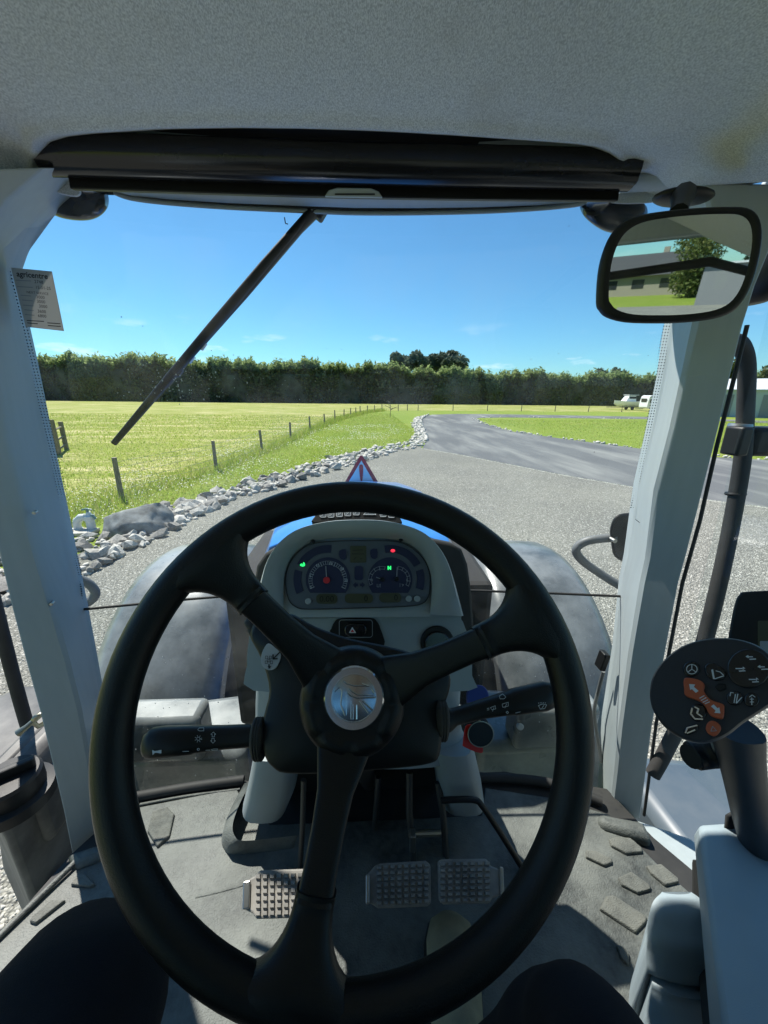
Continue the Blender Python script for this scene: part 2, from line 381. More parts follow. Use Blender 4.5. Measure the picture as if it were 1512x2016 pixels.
def glassmat(name, tint, dustamt, dscale=5.0):
    m = bpy.data.materials.new(name); m.use_nodes = True; t = m.node_tree; t.nodes.clear(); L = t.links.new; n = t.nodes.new
    o = n('ShaderNodeOutputMaterial'); tr = n('ShaderNodeBsdfTransparent'); tr.inputs[0].default_value = (*tint, 1)
    gl = n('ShaderNodeBsdfGlossy'); gl.inputs['Roughness'].default_value = .02
    fr = n('ShaderNodeFresnel'); gm = n('ShaderNodeNewGeometry'); io = n('ShaderNodeMapRange'); io.inputs['To Min'].default_value = 1.4; io.inputs['To Max'].default_value = 1/1.4
    L(gm.outputs['Backfacing'], io.inputs['Value']); L(io.outputs[0], fr.inputs[0])
    x = n('ShaderNodeMixShader'); L(fr.outputs[0], x.inputs[0]); L(tr.outputs[0], x.inputs[1]); L(gl.outputs[0], x.inputs[2])
    c = n('ShaderNodeTexCoord'); nz_ = n('ShaderNodeTexNoise'); nz_.inputs['Scale'].default_value = dscale; nz_.inputs['Detail'].default_value = 7; nz_.inputs['Roughness'].default_value = .62
    L(c.outputs['Object'], nz_.inputs['Vector'])
    r = n('ShaderNodeMapRange'); r.inputs['From Min'].default_value = .42; r.inputs['From Max'].default_value = .75; r.inputs['To Max'].default_value = dustamt; L(nz_.outputs['Fac'], r.inputs['Value'])
    df = n('ShaderNodeBsdfTranslucent'); df.inputs[0].default_value = (.75, .76, .74, 1); d2 = n('ShaderNodeBsdfDiffuse'); d2.inputs[0].default_value = (.7, .71, .7, 1)
    dm = n('ShaderNodeMixShader'); L(df.outputs[0], dm.inputs[1]); L(d2.outputs[0], dm.inputs[2])
    y = n('ShaderNodeMixShader'); L(r.outputs[0], y.inputs[0]); L(x.outputs[0], y.inputs[1]); L(dm.outputs[0], y.inputs[2]); L(y.outputs[0], o.inputs[0])
    M[name] = m
glassmat('glass', (.95, .985, .98), .075)
glassmat('glass_tint', (.72, .80, .77), .04)
glassmat('glass_dirty', (.93, .975, .96), .13, 4.0)
def dotmat(name):
    m = bpy.data.materials.new(name); m.use_nodes = True; t = m.node_tree; t.nodes.clear(); L = t.links.new; n = t.nodes.new
    o = n('ShaderNodeOutputMaterial'); tr = n('ShaderNodeBsdfTransparent'); df = n('ShaderNodeBsdfDiffuse'); df.inputs[0].default_value = (.16, .17, .18, 1)
    v = n('ShaderNodeTexVoronoi'); v.inputs['Scale'].default_value = 160; v.inputs['Randomness'].default_value = 0.0
    c = n('ShaderNodeTexCoord'); L(c.outputs['Object'], v.inputs['Vector'])
    k = n('ShaderNodeMath'); k.operation = 'LESS_THAN'; k.inputs[1].default_value = .40; L(v.outputs['Distance'], k.inputs[0])
    x = n('ShaderNodeMixShader'); L(k.outputs[0], x.inputs[0]); L(tr.outputs[0], x.inputs[1]); L(df.outputs[0], x.inputs[2]); L(x.outputs[0], o.inputs[0]); M[name] = m
dotmat('frit_dots')
def fabricmat():
    m = bpy.data.materials.new('headliner'); m.use_nodes = True; t = m.node_tree; b = t.nodes['Principled BSDF']; L = t.links.new; n = t.nodes.new
    b.inputs['Roughness'].default_value = .95; b.inputs['Specular IOR Level'].default_value = .1; b.inputs['Sheen Weight'].default_value = .15
    c = n('ShaderNodeTexCoord'); g = n('ShaderNodeMapping'); g.inputs['Scale'].default_value = (760, 330, 760); L(c.outputs['Object'], g.inputs[0])
    a = n('ShaderNodeTexNoise'); a.inputs['Scale'].default_value = 1; a.inputs['Detail'].default_value = 3; a.inputs['Distortion'].default_value = .4; L(g.outputs[0], a.inputs['Vector'])
    r = n('ShaderNodeValToRGB'); e = r.color_ramp.elements; e[0].position = .36; e[0].color = (.43, .455, .45, 1); e[1].position = .62; e[1].color = (.72, .745, .73, 1); L(a.outputs['Fac'], r.inputs[0])
    s_ = n('ShaderNodeTexNoise'); s_.inputs['Scale'].default_value = 4.5; s_.inputs['Detail'].default_value = 5; L(c.outputs['Object'], s_.inputs['Vector'])
    q = n('ShaderNodeMapRange'); q.inputs['From Min'].default_value = .58; q.inputs['From Max'].default_value = .8; q.inputs['To Max'].default_value = .45; L(s_.outputs['Fac'], q.inputs['Value'])
    x = n('ShaderNodeMixRGB'); x.inputs[2].default_value = (.30, .255, .18, 1); L(q.outputs[0], x.inputs[0]); L(r.outputs[0], x.inputs[1]); L(x.outputs[0], b.inputs['Base Color'])
    k = n('ShaderNodeBump'); k.inputs['Strength'].default_value = .5; k.inputs['Distance'].default_value = .0015; L(a.outputs['Fac'], k.inputs['Height']); L(k.outputs[0], b.inputs['Normal'])
    M['headliner'] = m
fabricmat()
# ------------------------------------------------------------------ ground, field, yard, road
def g(u, v, z=0.0): p = atz(u, v, 0.0); return (p.x, p.y, z)
def sheet(name, pts, z, mt):
    me = bpy.data.meshes.new(name); me.from_pydata([(p[0], p[1], z) for p in pts], [], [tuple(range(len(pts)))])
    bm = bmesh.new(); bm.from_mesh(me); bmesh.ops.triangulate(bm, faces=bm.faces); bmesh.ops.recalc_face_normals(bm, faces=bm.faces)
    if bm.faces[0].normal.z < 0: bmesh.ops.reverse_faces(bm, faces=bm.faces)
    bm.to_mesh(me); bm.free()
    return link(name, me, mt, None, 0, kind='structure')
gr = MB(); gr.add([(-900, -500, 0), (900, -500, 0), (900, 1500, 0), (-900, 1500, 0)], [(0, 1, 2, 3)])
gr.build('ground', 'lawn', None, 0, kind='structure')

POSTS = [(240, 981, 903), (426, 926, 868), (515.5, 889.5, 848), (572.5, 866, 832.5), (610.5, 849.5, 822), (639, 837.5, 816), (659.5, 829, 811.5), (677.5, 823.5, 809), (690.5, 820.3, 807), (700.5, 818, 806), (709, 815.5, 804), (723.5, 812.8, 801.5), (737.5, 811, 800.5), (752, 809.6, 800.5), (784, 808.8, 799.6), (802, 808.4, 799.5), (823, 808.2, 799.6)]
FENCE = [Vector(g(u, v)) for u, v, t_ in POSTS]
for k in range(1, 14): FENCE.append(Vector((FENCE[16].x + k*5.6, FENCE[16].y + k*.25 - k*k*.02, 0)))
fl = [(-14.0, -14), (-8.2, 1.5)] + [(p.x-.15, p.y) for p in FENCE] + [(120, 64), (140, 101), (-160, 118), (-160, -14)]
sheet('field', fl, .006, 'field')

STN_UP = [(450, 966), (543, 934), (635, 908), (691, 893), (748, 881), (810, 868), (817, 852), (812, 835), (817, 822), (847, 816.5)]
STN_LO = [(450, 987), (549, 962), (635, 934), (738, 903), (781, 891), (830, 881), (842, 868), (835, 845), (830, 828), (836, 820.5)]
near_up = [(-6.2, -26), (-6.0, -4), (-5.9, 1.5), (-5.8, 4.2), (-5.35, 6.6), (-4.3, 8.0)]
near_lo = [(-4.5, -26), (-4.3, -4), (-4.15, 1.0), (-3.95, 3.5), (-3.75, 5.2), (-3.45, 6.6)]
BAND_UP = near_up + [g(u, v)[:2] for u, v in STN_UP]; BAND_LO = near_lo + [g(u, v)[:2] for u, v in STN_LO]
GLINE = [(832, 883), (900, 894.5), (1000, 914), (1100, 934), (1250, 960), (1380, 983), (1512, 1000), (1800, 1040)]
gline = [g(u, v)[:2] for u, v in GLINE]
mid = lambda a, b, t=.5: (a[0]*(1-t)+b[0]*t, a[1]*(1-t)+b[1]*t)
yard = [mid(a, b, .6) for a, b in zip(BAND_UP, BAND_LO)][1:12] + gline + [(30, -2), (30, -46), (-7, -46), (-4.4, -26)]
sheet('gravel_yard', yard, .004, 'gravel')
ISL = [(936, 825.0), (960, 837), (1010, 850), (1100, 863), (1200, 876), (1280, 886), (1400, 900), (1512, 906)]
isl_front = [g(u, v)[:2] for u, v in ISL] + [(26, 11.5), (34, 10)]
isl_back = [g(u, v)[:2] for u, v in [(945, 822.8), (1000, 822), (1100, 823), (1290, 825.5), (1400, 828)]]
road = [gline[k] for k in range(len(gline))] + [(30, 2)] + [(34, 8)] + isl_front[::-1][1:] + isl_back + [(44, 31), (60, 24), (62, 30), (46, 40)] + [g(u, v)[:2] for u, v in [(1290, 821), (1100, 817.5), (1000, 816), (900, 815), (850, 816.5), (834, 820.5), (829, 828), (833, 845), (839, 868)]]
sheet('road', road, .010, 'asphalt')

# ------------------------------------------------------------------ rocks of the border
def rock_mesh(name, seed, mt, sub=1):
    bm = bmesh.new(); bmesh.ops.create_icosphere(bm, subdivisions=1, radius=1)
    rr = random.Random(seed); planes = [(Vector((rr.uniform(-1, 1), rr.uniform(-1, 1), rr.uniform(-1, 1))).normalized(), rr.uniform(.35, .75)) for _ in range(6)]
    for v in bm.verts:
        v.co *= rr.uniform(.75, 1.3)
        for n_, d_ in planes:
            k = v.co.dot(n_)-d_
            if k > 0: v.co -= n_*k
    me = bpy.data.meshes.new(name); bm.to_mesh(me); bm.free(); me.materials.append(M[mt])
    me.polygons.foreach_set('use_smooth', [False]*len(me.polygons))
    return me
ROCKS = [rock_mesh('rock', k, 'rock%d' % (k % 3)) for k in range(12)]
def band_pt(s_):
    n = len(BAND_UP)-1; i = min(int(s_*n), n-1); t_ = s_*n-i
    return mid(BAND_UP[i], BAND_UP[i+1], t_), mid(BAND_LO[i], BAND_LO[i+1], t_)
lens_ = [((Vector(BAND_LO[i+1])-Vector(BAND_LO[i])).length) for i in range(len(BAND_LO)-1)]
cand = []
rr = random.Random(5)
segs = list(range(2, len(BAND_LO)-1))
for i in segs:
    for _ in range(int(lens_[i]*(100 if i < 7 else 60 if i < 10 else 36))+2):
        t_ = rr.random(); a = mid(BAND_UP[i], BAND_UP[i+1], t_); b = mid(BAND_LO[i], BAND_LO[i+1], t_); x, y = mid(a, b, rr.random())
        near = y < 9
        sz = rr.choice([.05, .07, .09, .12, .08, .16])*rr.uniform(.8, 1.25)*(.95 if near else .95)
        if (x+4.45)**2+(y-7.0)**2 < .5: continue
        d = sqrt(x*x+y*y+5.7); vis = y > 2.0 and (x > -1.05*y-1.0)
        cand.append((sz/d if vis else 0, x, y, sz))
cand.sort(reverse=True)
top = [c_ for c_ in cand if c_[0] > 0][:290]; rest = [c_ for c_ in cand if c_ not in set(top)]
for _, x, y, sz in top:
    o = bpy.data.objects.new('rock', rr.choice(ROCKS)); C.objects.link(o)
    o.location = (x, y, sz*rr.uniform(.25, .6)); o.scale = (sz*rr.uniform(.9, 1.5), sz*rr.uniform(.8, 1.2), sz*rr.uniform(.6, .95)); o.rotation_euler = (rr.uniform(-.4, .4), rr.uniform(-.4, .4), rr.uniform(0, 6.3))
    o['label'] = 'angular grey rock among many in the stone border between grass and gravel'; o['category'] = 'rock'; o['group'] = 'rocks of the stone border'
def joined_rocks(name, items, kind_label, mts):
    vs = []; fs = []; off = 0
    base = [(np.array([v.co[:] for v in m_.vertices]), np.array([p.vertices[:] for p in m_.polygons])) for m_ in ROCKS[:6]]
    for _, x, y, sz in items:
        V_, F_ = base[rr.randrange(6)]; a = rr.uniform(0, 6.3)
        R_ = np.array(Matrix.Rotation(a, 3, 'Z') @ Matrix.Rotation(rr.uniform(-.5, .5), 3, 'X'))
        vs.append((V_*np.array([sz*rr.uniform(.9, 1.5), sz, sz*.75])) @ R_.T + np.array([x, y, sz*.35])); fs.append(F_+off); off += len(V_)
    return raw(name, np.vstack(vs), np.vstack(fs), mts, None, 0, kind='stuff', label=kind_label, category='rocks')
joined_rocks('border_stones', rest, 'small grey stones filling the stone border', 'rock1')
isl_st = []
P_ = isl_front
for a, b in list(zip(P_, P_[1:])):
    L_ = (Vector(b)-Vector(a)).length
    for _ in range(int(L_*5)):
        t_ = rr.random(); x, y = mid(a, b, t_); isl_st.append((0, x+rr.gauss(0, .12), y+.25+rr.gauss(0, .16), rr.uniform(.05, .13)))
for a, b in list(zip(isl_back, isl_back[1:])):
    for _ in range(int((Vector(b)-Vector(a)).length*2)):
        x, y = mid(a, b, rr.random()); isl_st.append((0, x, y+rr.gauss(0, .2), rr.uniform(.06, .14)))
for i in range(12, len(BAND_LO)-1): pass
joined_rocks('kerb_stones', isl_st, 'pale stones edging the grass island beside the asphalt', 'rock1')
# loose pebbles along the gravel line and stone chips of the yard (far too many to count)
def chips(name, n, mt, label, region):
    tet = np.array([[1, 0, -.3], [-.5, .9, -.3], [-.5, -.9, -.3], [.1, 0, .8], [.7, .7, .2]]); tf = np.array([[0, 1, 4], [1, 3, 4], [0, 4, 3], [1, 2, 3], [0, 3, 2]])
    XY = region(n); n = len(XY); a = RNG.uniform(0, 6.28, n); sz = RNG.uniform(.006, .0145, n)
    ca, sa = np.cos(a), np.sin(a)
    px = (tet[None, :, 0]*ca[:, None]-tet[None, :, 1]*sa[:, None])*sz[:, None]*1.2+XY[:, :1]; py = (tet[None, :, 0]*sa[:, None]+tet[None, :, 1]*ca[:, None])*sz[:, None]+XY[:, 1:2]
    pz = np.repeat(tet[None, :, 2], n, 0)*sz[:, None]*.8+sz[:, None]*.15+.004
    vs = np.stack([px, py, pz], 2).reshape(-1, 3); fs = (tf[None]+5*np.arange(n)[:, None, None]).reshape(-1, 3)
    return raw(name, vs, fs, mt, None, 0, kind='stuff', label=label, category='gravel')
leafmat('chip', [(.20, .20, .175), (.32, .32, .285), (.44, .435, .39), (.53, .52, .465)], 0.0)
def yard_pts(n):
    Y = .7+(RNG.random(n)**1.5)*13; X = RNG.uniform(-1, 1, n)*(Y*1.05+1.2)
    lo = np.interp(Y, [p[1] for p in BAND_LO[2:13]], [p[0] for p in BAND_LO[2:13]])
    gl = np.interp(X, [p[0] for p in gline], [p[1] for p in gline])
    k = (X > lo-.05) & (Y < gl-.03)
    return np.stack([X, Y], 1)[k]
chips('gravel_chips', 100000, 'chip', 'loose grey gravel chips covering the yard', yard_pts)
def line_pts(n):
    t_ = RNG.random(n)*(len(gline)-2); i = t_.astype(int); f_ = t_-i; G_ = np.array(gline); p = G_[i]*(1-f_[:, None])+G_[i+1]*f_[:, None]
    return p+RNG.normal(0, .05, (n, 2))
chips('edge_pebbles', 2500, 'clover', 'pale pebbles strewn along the edge of the asphalt', line_pts)

# ------------------------------------------------------------------ grass
def in_band(x, y): 
    lo = np.interp(y, [p[1] for p in BAND_UP[2:14]], [p[0] for p in BAND_UP[2:14]]); return x < lo+.05
def blades(name, n, mt, label, Yr, h, wd, xr, keep, up=1.0, pw=1.4):
    Y = Yr[0]+(RNG.random(n)**pw)*(Yr[1]-Yr[0]); X = xr(Y, n); k = keep(X, Y); X, Y = X[k], Y[k]; n = len(X)
    H = h*RNG.uniform(.5, 1.35, n)*(1+.02*Y); W = wd*RNG.uniform(.6, 1.3, n)*(1+.05*Y); a = RNG.uniform(0, 6.28, n); lean = RNG.normal(0, .45, (n, 2))*H[:, None]
    b0 = np.stack([X-np.cos(a)*W, Y-np.sin(a)*W, np.zeros(n)], 1); b1 = np.stack([X+np.cos(a)*W, Y+np.sin(a)*W, np.zeros(n)], 1)
    tp = np.stack([X+lean[:, 0], Y+lean[:, 1], H], 1)
    vs = np.stack([b0, b1, tp], 1).reshape(-1, 3); fs = np.arange(3*n).reshape(-1, 3)
    return raw(name, vs, fs, mt, None, 0, kind='stuff', label=label, category='grass')
fx = [p.y for p in FENCE[:14]]; fxx = [p.x for p in FENCE[:14]]
strip_x = lambda Y, n: np.interp(Y, fx, fxx)-1.2+RNG.random(n)*(np.interp(Y, [p[1] for p in BAND_UP[2:13]], [p[0] for p in BAND_UP[2:13]])-np.interp(Y, fx, fxx)+1.3)
blades('grass', 90000, 'grass_blade', 'bright green grass strip between the fence and the stone border', (4.5, 62), .05, .005, strip_x, lambda X, Y: in_band(X, Y) & (RNG.random(len(Y)) > (Y-14)/40))
blades('field_grass', 60000, 'grass_blade', 'rough grass of the mown field', (7, 45), .055, .008, lambda Y, n: -1.1*Y-2+RNG.random(n)*(1.1*Y+2+np.interp(Y, fx, fxx)), lambda X, Y: X < np.interp(Y, fx, fxx)+.3)
blades('long_grass', 9000, 'grass_blade', 'long seeding grass along the wire fence and around the gate', (5.5, 60), .20, .006, lambda Y, n: np.interp(Y, fx, fxx)+RNG.normal(0, .28, n), lambda X, Y: in_band(X, Y), pw=1.2)
blades('island_grass', 40000, 'grass_blade', 'mown grass of the island inside the bend of the road', (14, 42), .04, .008, lambda Y, n: RNG.uniform(6, 48, n), lambda X, Y: (Y > np.interp(X, [p[0] for p in isl_front[1:]], [p[1] for p in isl_front[1:]])+.5) & (X > 11.6+(40-Y)*.02) & (Y < 40.5-.0*X))
def specks(n):
    Y = 5.5+(RNG.random(n)**1.3)*26; X = strip_x(Y, n)-RNG.random(n)**2*2.5; k = in_band(X, Y) & (np.sin(X*1.7+Y*.6)+np.sin(Y*.9-X) > -.3); X, Y = X[k], Y[k]; n = len(X)
    s_ = RNG.uniform(.007, .016, n)*(1+.03*Y); z = RNG.uniform(.05, .10, n)
    o = np.array([[-1, 0, 0], [0, -1, 0], [1, 0, 0], [0, 1, 0], [0, 0, .8]]); f_ = np.array([[0, 1, 4], [1, 2, 4], [2, 3, 4], [3, 0, 4]])
    vs = (o[None]*s_[:, None, None]+np.stack([X, Y, z], 1)[:, None]).reshape(-1, 3)
    return raw('clover_flowers', vs, (f_[None]+5*np.arange(n)[:, None, None]).reshape(-1, 3), 'clover', None, 0, kind='stuff', label='white clover flowers dotted through the grass strip', category='flowers')
specks(5200)

# ------------------------------------------------------------------ wire fence along the field
fe = empty('wire_fence', FENCE[0], None, label='long wooden post and wire fence curving along the mown field', category='fence')
def post_mb(p, h, r):
    return MB().tube([p, p+Vector((0, 0, h*.5)), p+Vector((rr.uniform(-.02, .02), rr.uniform(-.02, .02), h))], [r*1.05, r, r*.95], 9)
PT = []
for k, p in enumerate(FENCE):
    h = .93 if k else .95; hh = h*rr.uniform(.95, 1.06)
    post_mb(p, hh, .055 if k < 10 else .06).build('post', 'wood_post', fe, 50); PT.append(hh)
for q in (.22, .40, .58, .76, .90):
    MB().tube([p+Vector((.06, 0, h*q)) for p, h in zip(FENCE, PT)], .0035, 4).build('wire', 'wire', fe, 0)
# old timber gate and pen at the field's near corner
ga = empty('timber_pen', g(110, 888), None, label='weathered wooden pen of posts and netting at the left edge of the field', category='pen')
gp = [Vector(g(u, v)) for u, v in [(95, 872), (117, 896), (131, 884), (88, 862)]]
for p, h in zip(gp, (1.25, 1.35, 1.15, 1.2)): MB().box(p+Vector((0, 0, h/2)), .14, .12, h).build('post', 'wood_post', ga, 0, .01)
for a, b, z in ((0, 1, 1.1), (0, 1, .3), (1, 2, .95), (1, 2, .55), (0, 3, 1.0), (1, 2, .2)): MB().tube([gp[a]+Vector((0, 0, z)), gp[b]+Vector((0, 0, z))], .035, 6).build('rail', 'wood_post', ga, 0)
net = MB()
for k in range(9):
    for a, b in ((0, 1), (0, 3)):
        net.tube([gp[a]+Vector((0, 0, .1+.12*k)), gp[b]+Vector((0, 0, .1+.12*k))], .006, 4)
        net.tube([gp[a].lerp(gp[b], k/8)+Vector((0, 0, .1)), gp[a].lerp(gp[b], k/8)+Vector((0, 0, 1.05))], .006, 4)
net.build('netting', 'wire', ga, 0)

# ------------------------------------------------------------------ boulder, pipe and tap
bm = bmesh.new(); bmesh.ops.create_icosphere(bm, subdivisions=4, radius=1)
pls = [(Vector((.2, -.5, .85)).normalized(), .52), (Vector((-.55, -.6, .55)).normalized(), .62), (Vector((.75, -.35, .4)).normalized(), .66), (Vector((-.2, .4, .9)).normalized(), .55), (Vector((0, -1, .12)).normalized(), .72), (Vector((-.9, -.1, .3)).normalized(), .8)]
for v in bm.verts:
    for n_, d_ in pls:
        k = v.co.dot(n_)-d_
        if k > 0: v.co -= n_*k*.93
    v.co *= 1+.07*noise.noise(v.co*2.6)+.05*noise.noise(v.co*6)+.025*noise.noise(v.co*14)
me = bpy.data.meshes.new('boulder'); bm.to_mesh(me); bm.free()
bo = link('boulder', me, 'boulder', None, 40, label='large flat grey boulder lying at the near end of the stone border', category='boulder')
bp = g(255, 1052); bo.location = (bp[0], bp[1]+.25, .12); bo.scale = (.62, .46, .46); bo.rotation_euler = (0, radians(-6), radians(14))
pp = Vector(g(165, 1046)); 
pe = empty('standpipe', pp, None, label='white plastic elbow pipe with a green tap beside the boulder', category='pipe')
MB().tube([pp+Vector((-.09, 0, 0)), pp+Vector((-.09, 0, .12)), pp+Vector((-.07, 0, .2)), pp+Vector((.0, 0, .26)), pp+Vector((.10, 0, .27))], [.065, .065, .066, .066, .062], 14).build('elbow', 'white_pvc', pe, 50)
MB().lathe(pp+Vector((-.09, 0, .0)), (0, 0, 1), [(.075, 0), (.08, .02), (.08, .06), (.066, .07)], 16).build('collar', 'white_pvc', pe)
MB().lathe(pp+Vector((.15, 0, 0)), (0, 0, 1), [(.07, 0), (.07, .2), (.085, .21), (.085, .29), (.05, .31), (.03, .36)], 14).build('body', 'white_pvc', pe)
MB().tube([pp+Vector((.05, 0, .40)), pp+Vector((.13, 0, .42)), pp+Vector((.22, 0, .40))], .016, 8).tube([pp+Vector((.14, 0, .33)), pp+Vector((.14, 0, .43))], .02, 8).build('tap_handle', 'tap_green', pe)
MB().tube([pp+Vector((.15, 0, .3)), pp+Vector((.24, -.03, .3)), pp+Vector((.27, -.03, .24))], .024, 8).build('tap_spout', 'tap_green', pe)
MB().box(pp+Vector((.02, -.12, .03)), .5, .3, .06).build('slab', 'rock1', pe, 0, .01)

# ------------------------------------------------------------------ hedge
def leaf_cloud(P, size, tilt=.9, aspect=1.5):
    n = len(P); a = RNG.normal(0, 1, (n, 3)); a /= np.linalg.norm(a, axis=1)[:, None]; b = RNG.normal(0, 1, (n, 3)); b -= a*(a*b).sum(1)[:, None]; b /= np.linalg.norm(b, axis=1)[:, None]
    s_ = size*RNG.uniform(.5, 1.4, n)[:, None]
    vs = np.stack([P-a*s_*aspect*.5, P+b*s_*.35, P+a*s_*aspect*.5, P-b*s_*.35], 1).reshape(-1, 3)
    return vs, np.arange(4*n).reshape(-1, 4)
HX0, HX1 = -135, 128
def hy(x): return 108-.012*(x+10)+1.2*np.sin(x*.05)
def hh(x): return np.interp(x, [-135, -80, -60, -45, -30, -5, 10, 30, 60, 90, 128], [9.8, 9.6, 10.2, 9.2, 9.3, 9.2, 8.5, 7.7, 7.1, 7.0, 6.8])+.5*np.sin(x*.31)+.45*np.sin(x*.83+1)+.4*np.sin(x*1.9)+.25*np.sin(x*3.7+2)
he = empty('hedge', (0, 108, 0), None, label='tall dark shelterbelt hedge running right across behind the field', category='hedge')
xs = np.linspace(HX0, HX1, 330)
rows = []
for fr_, dy, zz in ((0, -1.6, 0), (.3, -2.0, .3), (.7, -1.9, .7), (.93, -1.2, .93), (1, 0, .97), (.93, 1.5, .9), (0, 2, 0)):
    rows.append([(x, float(hy(x))+dy+.35*sin(x*1.3+zz*7)+.3*sin(x*.47+zz*3), float(hh(x))*zz*(.97 if zz else 1)) for x in xs])
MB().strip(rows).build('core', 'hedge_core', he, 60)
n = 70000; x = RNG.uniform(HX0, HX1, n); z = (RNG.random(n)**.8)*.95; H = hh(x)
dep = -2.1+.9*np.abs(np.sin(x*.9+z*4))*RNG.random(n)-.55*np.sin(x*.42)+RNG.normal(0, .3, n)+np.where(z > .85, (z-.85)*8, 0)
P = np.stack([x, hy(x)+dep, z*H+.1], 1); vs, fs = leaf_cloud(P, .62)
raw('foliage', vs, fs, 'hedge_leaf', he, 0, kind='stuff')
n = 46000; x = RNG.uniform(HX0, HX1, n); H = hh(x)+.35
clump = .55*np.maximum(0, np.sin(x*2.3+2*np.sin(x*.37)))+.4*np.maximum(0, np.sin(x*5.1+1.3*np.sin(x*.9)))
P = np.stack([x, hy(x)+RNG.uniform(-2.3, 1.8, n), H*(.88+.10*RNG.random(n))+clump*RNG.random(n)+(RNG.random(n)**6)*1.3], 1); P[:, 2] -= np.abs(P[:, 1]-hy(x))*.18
vs, fs = leaf_cloud(P, .5, aspect=2.0); raw('trimmed_top', vs, fs, 'hedge_top_lit', he, 0, kind='stuff')
tr = MB()
for k in range(40):
    x_ = rr.uniform(-60, 90); y_ = float(hy(x_))-2.3; tr.tube([(x_, y_, 0), (x_+rr.uniform(-.5, .5), y_+.2, rr.uniform(2, 6))], [.12, .04], 5)
tr.build('stems', 'bark', he, 0, kind='stuff')

# ------------------------------------------------------------------ trees behind the hedge
def tree(name, label, base, height, crown, mt, leaf, n, trunk_r=.3, spread=.5, group=None, flat=.45, lean=0, zlo=.45):
    base = Vector(base); t = empty(name, base, None, label=label, category='tree')
    if group: t['group'] = group
    tk = MB(); topp = base+Vector((lean, 0, height*.8))
    tk.tube([base, base.lerp(topp, .5)+Vector((.1*trunk_r, 0, 0)), topp], [trunk_r, trunk_r*.7, trunk_r*.25], 8)
    cl = []
    for k in range(9):
        a = rr.uniform(0, 6.28); zz = rr.uniform(zlo, .97); rad = crown*rr.uniform(.35, .95)*(1-abs(zz-.72)*1.1)
        c_ = base+Vector((lean*zz+cos(a)*rad*spread*2, sin(a)*rad*spread*2, height*zz)); cl.append(c_)
        tk.tube([base+Vector((lean*(zz-.2), 0, height*(zz-.22))), c_], [trunk_r*.32, trunk_r*.06], 5)
    tk.build('trunk', 'bark', t, 60)
    Pn = []
    for c_ in cl:
        m_ = n//9; q = RNG.normal(0, 1, (m_, 3)); q /= np.linalg.norm(q, axis=1)[:, None]; q *= (RNG.random(m_)**.4)[:, None]*crown*np.array([.55, .55, flat*.7])*rr.uniform(.7, 1.15); Pn.append(q+np.array(c_))
    vs, fs = leaf_cloud(np.vstack(Pn), leaf); raw('crown', vs, fs, mt, t, 0)
    return t
def far(u, v, Y): p = at(u, v, Y); return p
for k, (u, vt, wd, lab) in enumerate([(786, 705, 3.6, 'leftmost of the round pine trees rising above the hedge'), (815, 703, 3.8, 'second pine from the left of those rising above the hedge'), (845, 705, 3.4, 'third pine from the left of those rising above the hedge'), (887, 701, 5.0, 'widest rounded pine standing apart at the right of those above the hedge')]):
    p = far(u, vt, 150); tree('pine_tree', lab, (p.x, 150, 0), p.z+.8, wd*1.1, 'pine_leaf', .95, 4200, .4, .5, 'pines above the hedge', .75, 0, .72)
for k, (u, vt) in enumerate([(745, 728), (1168, 738), (1183, 730), (1195, 733), (1212, 729), (1226, 733), (1240, 741), (466, 706)]):
    p = far(u, vt, 165); tree('distant_tree', ['tiny treetop left of the pines just above the hedge', 'leftmost treetop of the far row above the right of the hedge', 'second treetop of the far row above the right of the hedge', 'third treetop of the far row above the right of the hedge', 'fourth treetop of the far row above the right of the hedge', 'fifth treetop of the far row above the right of the hedge', 'last low treetop of the far row above the right of the hedge', 'low rounded treetop peeping over the hedge near the wiper'][k], (p.x, 165, 0), p.z, 2.4, 'pine_leaf', .9, 900, .3, .35, None, 1.0)
# bare young tree by the fence bend
yt = empty('sapling', g(768, 822), None, label='thin bare sapling on the grass where the fence bends', category='sapling'); p0 = Vector(g(768, 822))
sp = MB(); sp.tube([p0, p0+Vector((.05, 0, 1.0)), p0+Vector((0, 0, 1.9))], [.03, .022, .01], 6); br = MB()
for k in range(16):
    z = rr.uniform(.6, 1.5); a = rr.uniform(0, 6.28); l_ = rr.uniform(.4, 1.2); br.tube([p0+Vector((0, 0, z)), p0+Vector((cos(a)*l_*.6, sin(a)*l_*.6, z+.25)), p0+Vector((cos(a)*l_, sin(a)*l_, z+rr.uniform(.1, .35)))], [.016, .011, .005], 5)
sp.build('stem', 'bark', yt); br.build('branches', 'bark', yt)

